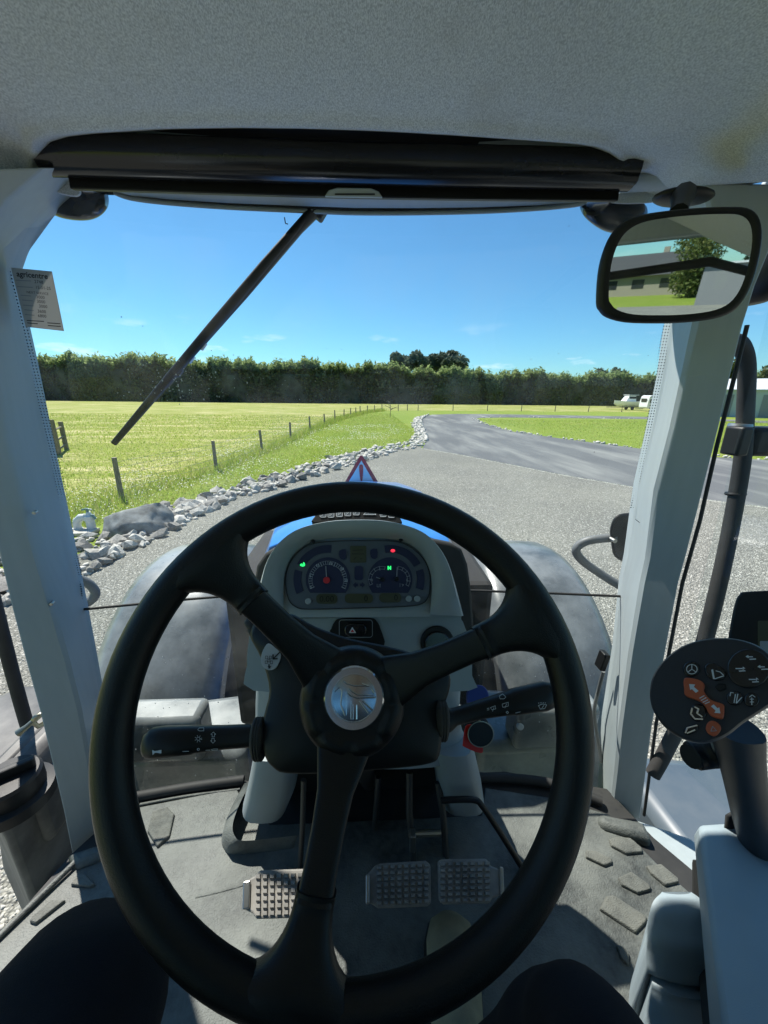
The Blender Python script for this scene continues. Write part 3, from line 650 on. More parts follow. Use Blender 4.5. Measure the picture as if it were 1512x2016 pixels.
# ------------------------------------------------------------------ boat, caravan, shed, pole on the right
bb = Vector(g(1232, 807)); by = bb.y; sc_ = 1.0
bt = empty('motor_boat', bb, None, label='white motor boat with a cabin parked on a trailer before the hedge', category='boat')
Lb = (at(1258, 800, by)-at(1207, 800, by)).length
hull = []
for t_ in np.linspace(0, 1, 9):
    x_ = -Lb/2+Lb*t_; wv = 1.15*(1-max(0, (.35-t_)/.35)**2.2)+.03; zb = .55+.5*max(0, (.3-t_)/.3)**2; zt = 1.55+.45*max(0, .45-t_)
    hull.append([bb+Vector((x_, y_*wv, z_)) for y_, z_ in ((-1, zt), (-.85, (zt+zb)/2), (-.35, zb+.05), (0, zb), (.35, zb+.05), (.85, (zt+zb)/2), (1, zt))])
MB().loft(hull).build('hull', 'boat_white', bt, 40)
MB().loft([[bb+Vector((x_, y_, z_)) for x_, y_ in ((-.9, -.8), (1.2, -.8), (1.2, .8), (-.9, .8))] if k == 0 else [bb+Vector((x_, y_, z_)) for x_, y_ in ((-.2, -.65), (1.1, -.65), (1.1, .65), (-.2, .65))] for k, z_ in enumerate((1.5, 2.6))]).build('cabin', 'boat_white', bt, 0, .05)
MB().box(bb+Vector((.45, 0, 2.25)), 1.25, 1.46, .4).build('cabin_window', 'dark_glass', bt)
MB().box(bb+Vector((.55, 0, 2.72)), 1.9, 1.7, .09).build('canopy', 'boat_white', bt)
for s_ in (-1, 1): MB().lathe(bb+Vector((.6, s_*.9, .32)), (0, 1, 0), [(.3, -.1), (.32, -.05), (.32, .05), (.3, .1)], 14).build('trailer_wheel', 'tyre', bt)
MB().box(bb+Vector((-.6, 0, .5)), Lb+1.5, .12, .12).build('trailer_frame', 'dark_steel', bt)
cv = Vector(g(1279, 810)); ce = empty('caravan', cv, None, label='white caravan with dark windows beside the boat', category='caravan')
Lc = (at(1294, 800, cv.y)-at(1263, 800, cv.y)).length
MB().loft([[cv+Vector((x_*Lc/2, s_, z_)) for x_, z_ in ((-1, .75), (-.97, 1.7), (-.86, 2.5), (-.6, 2.66), (.7, 2.66), (.95, 2.45), (1, 1.6), (1, .5), (-.9, .5))] for s_ in (-1.05, 1.05)]).build('body', 'caravan_white', ce, 30)
for x_ in (-.55, .1, .65): MB().box(cv+Vector((x_*Lc/2, -1.06, 1.75)), .6, .06, .55).build('window', 'dark_glass', ce)
MB().box(cv+Vector((-.99*Lc/2, 0, 1.85)), .1, 1.3, .6, Matrix.Rotation(radians(-8), 3, 'Y')).build('front_window', 'dark_glass', ce)
MB().lathe(cv+Vector((.1, -1.0, .33)), (0, 1, 0), [(.3, -.08), (.33, -.04), (.33, .06), (.3, .1)], 14).build('wheel', 'tyre', ce)
MB().box(cv+Vector((-Lc/2-.6, 0, .45)), 1.4, .1, .1).build('drawbar', 'dark_steel', ce)
sh = Vector((57.5, 50, 0)); se = empty('farm_shed', sh, None, label='long pale grey metal farm shed beyond the right window', category='shed')
Rz = Matrix.Rotation(radians(-36), 3, 'Z')
def SP(x_, y_, z_): return sh+Rz @ Vector((x_, y_, z_))
MB().loft([[SP(x_, y_, z_) for y_, z_ in ((-6, 0), (-6, 3.4), (0, 4.7), (6, 3.4), (6, 0))] for x_ in (-14, 14)]).build('wall', 'shed_wall', se, 0)
for s_ in (-1, 1): MB().prism([SP(-14.4, s_*6.4, 3.35), SP(14.4, s_*6.4, 3.35), SP(14.4, 0, 4.85), SP(-14.4, 0, 4.85)], (0, 0, .1)).build('roof_sheet', 'shed_roof', se, 0)
for k in range(4): MB().box(SP(-9.5+6.4*k, -6.02, 1.45), 3.6, .08, 2.7, Rz).build('roller_door', 'garage_grey', se, 0)
pz = Vector((63, 66, 0)); po = empty('power_pole', pz, None, label='wooden power pole with crossarm rising behind the shed', category='power pole')
MB().tube([pz, pz+Vector((0, 0, 9))], [.16, .11], 8).build('pole', 'wood_post', po); MB().box(pz+Vector((0, 0, 8.4)), 2.2, .12, .14, Rz).build('crossarm', 'wood_post', po)
for k, (x_, y_, h_) in enumerate([(59, 72, 7.5), (66, 70, 8), (73, 68, 7.2), (80, 62, 8.3), (86, 58, 7.6)]):
    tree('shelter_tree', ['first', 'second', 'third', 'fourth', 'fifth'][k]+' green tree from the left in the row behind the farm shed', (x_, y_, 0), h_, 3.2, 'tree_leaf', .6, 1800, .22, .5, 'trees behind the farm shed', .9)
# things behind the tractor, seen in the cab mirror
hs = Vector((-9, -75, 0)); ho = empty('farmhouse', hs, None, label='dark roofed farmhouse seen only in the cab mirror', category='house')
MB().box(hs+Vector((0, 0, 1.3)), 11, 7, 2.6).build('wall', 'house_wall', ho, 0)
MB().loft([[hs+Vector((x_, y_, z_)) for y_, z_ in ((-4.1, 2.5), (0, 5.2), (4.1, 2.5))] for x_ in (-6, 6)]).build('roof', 'house_roof', ho, 0)
for k in range(3): MB().box(hs+Vector((-3.5+3.4*k, 3.51, 1.5)), 1.5, .06, 1.1).build('window', 'dark_glass', ho, 0)
MB().box(hs+Vector((2, -1, 5.2)), .7, .7, 1.4).build('chimney', 'house_wall', ho, 0)
ga_ = Vector((2.0, -48, 0)); go = empty('garage', ga_, None, label='grey flat fronted garage seen in the cab mirror', category='garage')
MB().box(ga_+Vector((0, 0, 1.5)), 6, 5, 3.0).build('wall', 'garage_grey', go, 0); MB().box(ga_+Vector((0, 0, 3.06)), 6.5, 5.5, .14).build('roof', 'shed_roof', go, 0)
for k, (x_, y_, h_) in enumerate([(-2.5, -62, 6.5), (4.5, -66, 8.5), (-19, -62, 7.5), (-13.0, -56, 3.4)]):
    tree('garden_tree', ['leafy tree between garage and farmhouse in the cab mirror', 'tall tree behind the garage in the cab mirror', 'tree at the far left of the cab mirror', 'low yellowish tree before the farmhouse in the cab mirror'][k], (x_, y_, 0), h_, 3.0, 'tree_leaf', .26, 6000, .18, .7, None, .9, 0, .18)
# ------------------------------------------------------------------ the tractor: cab shell
FLOOR = 1.40
TR = empty('tractor', (0, 1.0, 0), None, label='blue and grey farm tractor seen from its driving seat', category='tractor')
def P3(lst, Y): return [at(u, v, Y) for u, v in lst]

# headliner: one moulded fabric panel whose front edge follows the blind recess and drops at the corners
LIP = [(-200, 300, .66), (0, 334, .80), (30, 339, .82), (52, 344, .84), (62, 322, .815), (63, 298, .785), (62, 276, .757), (90, 265, .75), (150, 258, .75), (300, 249, .75), (450, 246.5, .75), (580, 248, .75), (700, 251.5, .75), (800, 256, .75), (900, 262, .75), (1000, 269, .75), (1100, 276, .75), (1160, 281, .751), (1195, 287, .758), (1216, 299, .775), (1229, 320, .805), (1240, 340, .84), (1256, 360, .88), (1280, 382, .90), (1310, 394, .90), (1385, 381, .86), (1450, 369, .81), (1512, 356, .75), (1700, 322, .64)]
LW = sorted([at(*q) for q in LIP], key=lambda p: p.x)
lx, ly, lz = [[getattr(p, c_) for p in LW] for c_ in 'xyz']
xs_ = sorted(set([round(float(x), 4) for x in np.linspace(-.84, .84, 90)]+[round(p.x, 4) for p in LW]))
def softplus(t, w_): return w_*math.log1p(math.exp(min(40, t/w_)))
def zfield(x, y):
    xc = .446-.575*(.8-max(y, .3)) if y > -.2 else .16
    xc = max(xc, .16); return 2.842-.52*softplus(x-xc, .014)-.12*softplus(-x-.42, .08)+.012*sin(3*y)-.03*max(0, -y)
cols_ = []
for x in xs_:
    yb, zb = float(np.interp(x, lx, ly)), float(np.interp(x, lx, lz)); d_ = zb-zfield(x, yb); col_l = []
    if abs(x) > .60: d_ = max(d_, -.12)
    for k, t_ in enumerate([0, .008, .02, .035, .06, .09, .13, .18, .24, .32, .42, .6, .9, 1.3, 1.8]):
        y = yb-t_; f_ = max(0, 1-t_/.30); f_ = f_*f_*(3-2*f_); rnd = .010*(1-max(0, 1-t_/.02)**2)-.010
        col_l.append(Vector((x, y, zfield(x, y)+d_*f_+(rnd+.010 if t_ > 0 else 0)*.8)))
    p = col_l[0]; cols_.append([p+Vector((0, .075, .036)), p+Vector((0, .010, .003))]+col_l)
hl = MB().strip(cols_).build('headliner', 'headliner', TR, 75, label='grey speckled fabric headliner with faint brown stains')
for poly, Y in (([(20, 338), (52, 300), (60, 270), (84, 292), (116, 326), (142, 354), (160, 377), (152, 388), (122, 383), (92, 373), (66, 356)], .905), ([(1212, 293), (1236, 330), (1254, 354), (1290, 372), (1330, 390), (1300, 397), (1250, 402), (1204, 400), (1202, 390), (1222, 378), (1226, 350)], .915)):
    sm = catmull(poly, 3); MB().loft([[at(u, v, Y-.015) for u, v in [(sum(p[0] for p in sm)/len(sm)+(u-sum(p[0] for p in sm)/len(sm))*.94, sum(p[1] for p in sm)/len(sm)+(v-sum(p[1] for p in sm)/len(sm))*.94) for u, v in sm]], [at(u, v, Y) for u, v in sm], [at(u, v, Y+.05) for u, v in sm]]).build('headliner_corner', 'headliner', TR, 60)
# roof shell
rf = MB()
prof = [(-1.15, 2.70), (-1.1, 2.93), (-.6, 3.02), (.3, 3.03), (.85, 2.96), (.94, 2.89), (.99, 2.81), (.965, 2.79), (.935, 2.80)]
rings = []
for s_, k in ((-.86, .75), (-.82, .95), (-.6, 1), (0, 1), (.6, 1), (.82, .95), (.86, .75)):
    cx_ = 0
    rings.append([Vector((s_, y_-(.10*(abs(s_)/.62)**2.0 if y_ > .9 else 0), 2.75+(z_-2.75)*k)) for y_, z_ in prof])
rf.loft(rings, False, False, closed=False); rf.build('roof', 'cab_grey', TR, 60, solid=.012)
# grey underside of the roof's front visor with its dark rim, seen over the blind bar
vis_e = [(228, 381, 0.945), (260, 392, 0.945), (330, 401, 0.945), (450, 410, 0.958), (600, 417, 0.968), (700, 421, 0.973), (820, 421, 0.968), (950, 418, 0.958), (1060, 412, 0.945), (1130, 405, 0.945), (1152, 399, 0.945)]
ve = [at(*q) for q in vis_e]; vb = [at(u, 366+.018*(u-228), .915) for u, v, Y in vis_e]
vi = [a.lerp(b, .28)+Vector((0, 0, .002)) for a, b in zip(ve, vb)]
MB().strip([vb, vi]).build('visor_underside', 'cab_grey', TR, 60, solid=.006)
MB().strip([[p+Vector((0, .002, .004)) for p in vi], ve, [p+Vector((0, .03, .03)) for p in ve]]).build('visor_rim', 'black_plastic', TR, 60, solid=.006)
MB().tube([p+Vector((0, -.004, .0)) for p in catmull(ve, 4, False)], .0045, 8).build('visor_edge', 'trim_grey', TR, 60)

# roller blind
a, b = at(82, 304, .83), at(1246, 336, .83)
MB().tube([a, a.lerp(b, .5)+Vector((0, .012, .004)), b], .030, 24).build('blind_roller', 'black_gloss', TR, 40)
ra, rb = at(60, 288, .80), at(1240, 312, .80)
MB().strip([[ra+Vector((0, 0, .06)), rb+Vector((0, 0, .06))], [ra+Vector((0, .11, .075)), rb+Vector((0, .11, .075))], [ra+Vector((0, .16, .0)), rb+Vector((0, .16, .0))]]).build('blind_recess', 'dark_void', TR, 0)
MB().tube([at(170, 323, .83), at(1252, 353, .84)], .009, 10).build('blind_spindle', 'dark_steel', TR)
pb = [at(130, 331, .845), at(700, 348, .86), at(1222, 360, .845)]; pt = [at(137, 371, .84), at(700, 388, .855), at(1218, 395, .84)]
pbs = catmull([tuple(p) for p in pb], 6, False); pts_ = catmull([tuple(p) for p in pt], 6, False)
MB().loft([[Vector(p), Vector(q), Vector(q)+Vector((0, .014, .002)), Vector(p)+Vector((0, .014, .002))] for p, q in zip(pbs, pts_)]).build('blind_bar', 'black_plastic', TR, 30, .002)
plb = Plane(at(695, 380, .835), (0, -1, -.25))
MB().plate(plb, [(640, 389), (648, 377), (664, 372), (730, 373), (745, 379), (753, 391)], 0, .012).build('pull_tab', 'trim_grey', TR, 30, .002)
MB().plate(plb, rrect(660, 383.5, 738, 386.5, 1.4), .012, .0135).build('pull_slot', 'black_plastic', TR, 0)

# front pillars (right edge, crease, inner edge as seen; a thick steel section behind)
def pillar(label, rows_, sgn):
    rings = []
    for v, e, c_, o_ in rows_:
        yt = .90-.10*max(0, (v-1100)/580); pe_ = at(e, v, yt); pc = at(c_, v, yt-.10); po_ = at(o_, v, yt-.145)
        back = Vector((po_.x+sgn*.02, yt+.03, po_.z)); eb = pe_+Vector((sgn*.012, .04, 0))
        pm = pc+(pe_-pc).normalized()*.008; pn = pc+(po_-pc).normalized()*.008
        rings.append([eb, pe_, pm, pn, po_+Vector((0, .004, 0)), back])
    return MB().loft(rings).build('pillar', 'cab_grey', TR, 25, .003, label=label)
pillar('pale grey steel front pillar on the left', [(330, 175, 95, -60), (395, 100, 20, -90), (420, 78, 5, -100), (450, 50, -10, -110), (490, 19, -30, -118), (530, 17, -34, -115), (600, 32, -28, -105), (700, 55, -14, -88), (800, 76, 3, -66), (900, 97, 24, -44), (1000, 119, 48, -24), (1100, 140, 76, -4), (1200, 161, 106, 20), (1300, 180, 135, 46), (1400, 198, 160, 74), (1500, 210, 178, 98), (1600, 218, 190, 122), (1690, 225, 198, 140)], -1)
pillar('pale grey steel front pillar on the right with a sunlit worn edge', [(360, 1335, 1380, 1560), (430, 1362, 1400, 1545), (560, 1341, 1381, 1492), (640, 1321, 1365, 1467), (741, 1306, 1343, 1442), (842, 1285, 1321, 1419), (964, 1257, 1289, 1388), (1100, 1238, 1272, 1353), (1150, 1228, 1261, 1339), (1286, 1214, 1238, 1313), (1430, 1192, 1219, 1287), (1520, 1187, 1210, 1275), (1615, 1181, 1199, 1263)], 1)
for u, v, Y, rr_ in ((121, 1128, .862, 11), (1254, 1108, .868, 10)):
    n_ = Vector((.45 if u < 700 else -.6, -1, 0)); pl = Plane(at(u, v, Y), n_); MB().plate(pl, circ(u, v, rr_*.62, 16, rr_*1.5), -.002, .0025).build('pillar_plug', 'cab_grey', TR, 40, .001)
plh = Plane(at(1257, 1015, .87), (-.6, -1, 0)); strokes(MB(), plh, [[(1251, 1022), (1268, 1036), (1280, 1043)]], 1.3, .002).build('pillar_joint', 'print_black', TR, 0)

# glass: windscreen above the seam, two low panes below it, right door window
def seam(u): return np.interp(u, [150, 275, 420, 700, 905, 1060, 1225, 1240], [1199, 1187, 1173, 1160, 1160, 1165, 1172, 1173])
def wy(u, v): 
    bow = .04*(1-((u-700)/560)**2); return .905+max(0, bow)-.10*max(0, (v-1150)/450)
us = np.linspace(-10, 1390, 15)
def edgeL(v): return np.interp(v, [380, 490, 530, 800, 1100, 1400, 1690], [85, 10, 10, 68, 132, 190, 218])
def edgeR(v): return np.interp(v, [380, 640, 800, 964, 1150, 1430, 1615], [1350, 1328, 1302, 1264, 1235, 1198, 1186])
def glass_rows(v0f, v1f, nrow):
    rws = []
    for k in range(nrow):
        t_ = k/(nrow-1); row = []
        for j in range(15):
            s_ = j/14; vv = None
            um = 150+s_*1080; v0, v1 = v0f(um), v1f(um); v = v0+(v1-v0)*t_; u = edgeL(v)+(edgeR(v)-edgeL(v))*s_
            row.append(at(u, v, wy(u, v)))
        rws.append(row)
    return rws
MB().strip(glass_rows(lambda u: 374+.02*(u-150), seam, 12)).build('windscreen', 'glass', TR, 80, label='curved windscreen with water spots')
MB().strip(glass_rows(lambda u: seam(u)+4, lambda u: 1590-.0*u, 6)).build('lower_windscreen', 'glass_dirty', TR, 80, label='dirty low front pane below the windscreen seam')
sl_ = [at(u, seam(u)+2, wy(u, seam(u))-.004) for u in np.linspace(158, 1228, 16)]
MB().tube(sl_, .0035, 8).build('windscreen_seal', 'black_rubber', TR, 60)
# dotted print along the glass edges
def frit(rows_, name):
    A = []
    for v, e in rows_: A.append([at(e[0], v, wy(e[0], v)-.003), at(e[1], v, wy(e[1], v)-.003)])
    MB().strip(A).build(name, 'frit_dots', TR, 0)
frit([(v, (edgeL(v)-3, edgeL(v)+np.interp(v, [500, 560, 800, 1100, 1190], [2, 20, 27, 28, 14]))) for v in (500, 560, 650, 750, 850, 950, 1050, 1130, 1190)], 'frit_band')
frit([(v, (edgeR(v)-np.interp(v, [640, 800, 1000], [22, 24, 20]), edgeR(v)+4)) for v in (600, 700, 800, 900, 1000)], 'frit_band')
# right door glass and its black frame edge
dg = [at(1512, 330, .8), at(1700, 330, .45), at(1640, 1560, .45), at(1290, 1600, .72), at(1345, 1100, .80), at(1460, 640, .82)]
XW = .80
MB().add([(XW, .80, 2.72), (XW+.02, -.55, 2.74), (XW+.03, -.55, 1.75), (XW-.04, .72, 1.55)], [(0, 1, 2, 3)]).build('door_window', 'glass', TR, 0)
sealp = [at(u+4, v, .80) for u, v in [(1467, 640), (1442, 741), (1406, 883), (1374, 1025), (1339, 1150), (1313, 1286), (1288, 1423), (1264, 1605)]]
MB().tube(sealp, .004, 8).build('door_seal', 'black_rubber', TR, 60)

# rear of the cab: corner posts, rear window, side rails (seen in the mirror, keep the cab closed)
for sx_, lab in ((-1, 'left'), (1, 'right')):
    MB().loft([[Vector((sx_*x_, y_, z_)) for x_, y_ in ((.70, -.62), (.82, -.62), (.80, -.76), (.70, -.74))] for z_ in (1.5, 2.78)]).build('pillar', 'cab_grey', TR, 30, .008, label='pale grey rear pillar on the %s behind the seat' % lab)
    MB().box((sx_*.80, .1, 2.76), .07, 1.5, .07).build('roof_rail', 'cab_grey', TR, 30, .01)
    MB().box((sx_*.72, -.66, 1.62), .22, .9, .45).build('rear_wheel_arch', 'console_grey', TR, 30, .05)
MB().box((0, -1.0, 2.74), 1.5, .07, .08).build('rear_header', 'cab_grey', TR, 30, .01)
MB().box((0, -.95, 1.62), 1.44, .06, .44).build('rear_panel', 'console_grey', TR, 30, .02)
MB().add([(-.74, -.98, 2.72), (.74, -.98, 2.72), (.74, -.96, 1.82), (-.74, -.96, 1.82)], [(0, 1, 2, 3)]).build('rear_window', 'glass_tint', TR, 0)

# ------------------------------------------------------------------ floor and mat
fl_ = [(-.86, -.9), (.80, -.9), (.80, .45), (.70, .62), (.66, .74), (.40, .80), (-.40, .80), (-.60, .75), (-.66, .64), (-.72, .42)]
MB().prism([(x, y, FLOOR-.045) for x, y in fl_], (0, 0, .035)).build('cab_floor', 'black_rubber', TR, 0)
mt_ = [(-.78, -.5), (.72, -.5), (.76, .40), (.665, .56), (.62, .67), (.50, .715), (.33, .75), (.30, .68), (-.22, .68), (-.30, .74), (-.33, .775), (-.56, .735), (-.615, .63), (-.655, .56), (-.70, .47)]
MB().prism([(x, y, FLOOR-.008) for x, y in mt_], (0, 0, .008)).build('floor_mat', 'floor_mat', TR, 30, .003)
FM = bpy.data.objects['floor_mat']
FP = Plane((0, .5, FLOOR), (0, 0, 1))
# moulded pads of the mat
PADS = [[(139, 1745), (150, 1727), (165, 1721), (190, 1744), (179, 1749)], [(58, 1818), (64, 1808), (103, 1774), (132, 1774), (71, 1822)],
        [(1197, 1655), (1212, 1650), (1240, 1652), (1264, 1672), (1266, 1681), (1232, 1684), (1202, 1668)], [(1152, 1676), (1172, 1678), (1205, 1694), (1206, 1702), (1190, 1708), (1152, 1690)],
        [(1270, 1707), (1300, 1703), (1336, 1733), (1337, 1740), (1309, 1747), (1280, 1722)], [(1215, 1730), (1242, 1718), (1282, 1748), (1281, 1755), (1255, 1762), (1222, 1745)],
        [(1178, 1792), (1192, 1766), (1206, 1764), (1274, 1808), (1274, 1818), (1252, 1841)], [(1212, 1862), (1232, 1868), (1238, 1882), (1237, 1904), (1222, 1890)], [(1292, 1788), (1308, 1778), (1330, 1780), (1330, 1795), (1305, 1800)],
        [(300, 1600), (330, 1590), (345, 1605), (335, 1650), (310, 1672), (290, 1640)]]
for pd in PADS:
    q = [FP.px(*p) for p in pd]; cc = sum(q, Vector())/len(q)
    MB().loft([[p for p in q], [cc+(p-cc)*.93+Vector((0, 0, .007)) for p in q]]).build('mat_pad', 'mat_pad', FM, 0, .002)
# moulded ribs and the raised collar round the steering column
for ln in ([(275, 1583), (370, 1566), (472, 1553)], [(385, 1766), (430, 1756), (480, 1742)]):
    MB().tube([FP.px(u, v)+Vector((0, 0, -.002)) for u, v in catmull(ln, 5, False)], .0035, 8).build('mat_rib', 'floor_mat', FM, 60)
col_ = [(478, 1552), (452, 1600), (436, 1645), (440, 1672), (462, 1682), (560, 1672), (578, 1668)]
cc = [FP.px(u, v) for u, v in catmull(col_, 5, False)]
MB().strip([[p+Vector((0, 0, -.004)) for p in cc], [p*.97+Vector((0, .5*.03, FLOOR*.03+.028)) for p in cc], [p*.90+Vector((0, .6*.10, FLOOR*.10+.045)) for p in cc]]).build('column_collar', 'floor_mat', FM, 70)
edge = [Vector((-.80, .2, FLOOR)), Vector((-.70, .47, FLOOR+.004)), Vector((-.655, .56, FLOOR+.006)), Vector((-.62, .63, FLOOR+.008))]
MB().tube(edge, .006, 10).build('mat_edge', 'floor_mat', FM, 60)
# sill under the windscreen and under the right pillar
MB().tube([FP.px(u, v)+Vector((0, .012, .004)) for u, v in catmull([(200, 1592), (275, 1578), (372, 1561), (478, 1546)], 4, False)], .012, 10).build('sill', 'black_rubber', TR, 60)
MB().tube([FP.px(u, v)+Vector((0, .012, .004)) for u, v in catmull([(940, 1541), (1020, 1544), (1100, 1556), (1190, 1590)], 4, False)], .012, 10).build('sill', 'black_rubber', TR, 60)
MB().loft([[FP.px(u, v)+Vector((0, 0, z_)) for u, v in ((1175, 1608), (1265, 1625), (1285, 1665), (1180, 1632))] for z_ in (-.02, .016)]).build('pillar_foot', 'floor_mat', TR, 30, .012)
MB().loft([[FP.px(u, v)+Vector((0, 0, z_)) for u, v in ((132, 1690), (200, 1668), (215, 1690), (150, 1715))] for z_ in (-.02, .016)]).build('pillar_foot', 'floor_mat', TR, 30, .012)

# ------------------------------------------------------------------ bonnet, fenders, front wheels, tank
hood = []
for y_, w_, zt in ((1.02, .30, 2.02), (1.2, .33, 2.01), (1.6, .37, 1.97), (2.1, .385, 1.91), (2.6, .38, 1.82), (2.85, .36, 1.75), (2.98, .30, 1.62)):
    hood.append([Vector((x_, y_, z_)) for x_, z_ in ((-w_, 1.05), (-w_, zt-.25), (-w_*.97, zt-.12), (-w_*.86, zt-.035), (-w_*.62, zt-.004), (0, zt+.006), (w_*.62, zt-.004), (w_*.86, zt-.035), (w_*.97, zt-.12), (w_, zt-.25), (w_, 1.05))])
MB().loft(hood).build('bonnet', 'blue_paint', TR, 50, .004)
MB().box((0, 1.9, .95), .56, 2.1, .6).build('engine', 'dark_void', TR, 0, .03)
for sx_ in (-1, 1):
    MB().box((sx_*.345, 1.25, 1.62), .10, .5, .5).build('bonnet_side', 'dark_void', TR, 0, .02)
    # shell over the wheel
    cy_, cz_, R_ = 2.02, .70, .82; rings = []
    for a in np.linspace(20, 192, 26):
        ca, sa = cos(radians(a)), sin(radians(a)); row = []
        for w_, dr in ((.62, -.10), (.63, -.03), (.68, .004), (.80, .018), (.98, .02), (1.10, .012), (1.155, -.015), (1.17, -.06)):
            k = 1-.10*max(0, (a-150)/42)
            row.append(Vector((sx_*(.905+(w_-.905)*k), cy_+ca*(R_+dr), cz_+sa*(R_+dr))))
        rings.append(row)
    MB().strip(rings).build('front_fender', 'fender_plastic', TR, 50, solid=.008, label='dusty black plastic fender over the %s front wheel' % ('left' if sx_ < 0 else 'right'))
    wl = empty('front_wheel', (0, 0, 0), TR)
    MB().lathe((sx_*.88, 2.02, .68), (sx_, 0, 0), [(.40, -.20), (.60, -.22), (.67, -.17), (.69, 0), (.67, .17), (.60, .22), (.40, .20)], 40).build('tyre', 'tyre', wl, 60)
    MB().lathe((sx_*.88, 2.02, .68), (sx_, 0, 0), [(.40, -.14), (.36, .02), (.18, .05), (.14, .12), (.02, .14)], 24).build('rim', 'sign_white', wl, 40)
    lug = MB()
    for k in range(22):
        for s_ in (-1, 1):
            a = 2*pi*(k+.25*s_)/22; c_, s2 = cos(a), sin(a)
            def LP(w_, r_, da): return Vector((sx_*.88+s_*w_, 2.02+cos(a+da)*r_, .68+sin(a+da)*r_))
            lug.loft([[LP(.0, .68, .0), LP(.0, .68, .07), LP(.20, .63, .16), LP(.20, .63, .09)], [LP(.0, .725, .01), LP(.0, .725, .06), LP(.20, .68, .15), LP(.20, .68, .10)]])
    lug.build('tread_lugs', 'tyre', wl, 0)
    # grey step casing and bolt seen low through the glass
    MB().loft([[Vector((sx_*x_, y_, z_)) for x_, y_ in ((.36, .92), (.72, .92), (.70, 1.15), (.36, 1.2))] for z_ in (1.10, 1.34)]).build('side_casing', 'fender_plastic', TR, 30, .03)
    MB().box((sx_*.60, .95, 1.42), .26, .10, .16).build('bracket', 'fender_plastic', TR, 30, .02)
    MB().lathe((sx_*.48, .905, 1.44), (0, -1, .4), [(.011, 0), (.011, .006), (.007, .009)], 12).build('bolt', 'label_white', TR)
# sign standing on the nose
sg = Plane((-.008, 2.72, 1.9), (0, -1, .12))
MB().plate(sg, catmull([(712, 898), (716, 901), (752, 962), (754, 968), (750, 971), (672, 970), (669, 966), (673, 960), (706, 902)], 3), -.012, 0).build('warning_sign', 'print_red', TR, 0)
WS = bpy.data.objects['warning_sign']; WS['label'] = 'white warning triangle with red rim and exclamation mark on the bonnet'
MB().plate(sg, [(711.5, 906.5), (744.5, 964), (677.5, 963.5)], .001, .003).build('sign_face', 'sign_white', WS, 0)
MB().plate(sg, catmull([(707, 919), (711, 914.5), (715, 919), (713.5, 945), (709.5, 945)], 3), .004, .006).plate(sg, circ(711, 953, 3.4, 12), .004, .006).build('exclamation_mark', 'print_red', WS, 0)
MB().box((-.008, 2.74, 1.72), .04, .02, .16).build('sign_stem', 'dark_steel', WS, 0)

# black fuel tank and filler by the left step
tk = Vector((-.98, .62, 0))
T_ = [(-.16, -.16), (.10, -.30), (.17, -.22), (.17, .30), (-.30, .32), (-.34, .0)]
T_ = [(.21, .0), (-.23, .33), (-.10, .50), (.22, .50)]
MB().loft([[Vector((-1.12+x_*k, .74+y_*k, z_)) for x_, y_ in T_] for z_, k in ((.72, .85), (.80, .98), (1.28, 1), (1.37, .96), (1.41, .84))]).build('fuel_tank', 'tank_plastic', TR, 40, .02, label='dusty black plastic fuel tank beside the left step')
FT = bpy.data.objects['fuel_tank']
MB().box((-1.0, .95, 1.395), .05, .30, .04).build('tank_rib', 'tank_plastic', FT, 30, .015)
MB().box((-.93, .92, 1.25), .08, .20, .20).build('tank_recess', 'tank_plastic', FT, 30, .02)
cp = at(8, 1510, .78); MB().lathe((cp.x, cp.y, 1.38), (0, 0, 1), [(.085, 0), (.085, .03), (.068, .034), (.068, .075), (.062, .082), (.02, .083)], 28).build('filler_cap', 'black_plastic', FT, 40)
MB().box((cp.x, cp.y, 1.475), .11, .018, .026, Matrix.Rotation(radians(35), 3, 'Z')).build('cap_grip', 'black_plastic', FT, 0, .004)
MB().lathe((-.895, .80, 1.02), (1, -.25, 0), [(.035, 0), (.033, .01), (.02, .008)], 18).build('tank_plug', 'dark_void', FT, 40)

# left handrail, door striker, right mirror arm with lamp, side lamps on bent arms
def px_tube(name, lst, r, mt, parent=TR, seg=12, **kw):
    pts = [at(*q) for q in lst]; pts = [Vector(p) for p in catmull([tuple(p) for p in pts], 5, False)]
    return MB().tube(pts, r, seg).build(name, mt, parent, 60, **kw)
px_tube('grab_rail', [(-60, 1050, 1.0), (-25, 1140, 1.0), (5, 1250, 1.0), (30, 1345, 1.0), (62, 1455, .99), (92, 1530, .97), (122, 1575, .95)], .017, 'black_rubber')
stp = Plane(at(100, 1398, .80), (.2, -1, .1))
MB().plate(stp, rrect(92, 1376, 122, 1420, 4), 0, .012).build('door_striker', 'black_plastic', TR, 0, .002)
DS = bpy.data.objects['door_striker']
MB().tube([stp.px(u, v, h) for u, v, h in ((112, 1392, .012), (104, 1384, .035), (92, 1386, .045), (84, 1398, .04), (92, 1410, .035), (108, 1408, .014))], .0055, 8).build('striker_loop', 'brass', DS, 60)
MB().tube([stp.px(98, 1388, .03), stp.px(78, 1402, .05), stp.px(65, 1411, .055)], [.006, .006, .009], 10).build('striker_pin', 'brass', DS, 60)
MA = px_tube('mirror_arm', [(1420, 690, .93), (1440, 672, .95), (1460, 682, .96), (1470, 720, .96), (1468, 800, .95), (1462, 900, .93), (1446, 1000, .91), (1424, 1110, .88), (1398, 1220, .85), (1368, 1330, .82), (1338, 1420, .80), (1310, 1480, .79), (1285, 1525, .78)], .0185, 'black_rubber', label='black tubular mirror arm outside the right door')
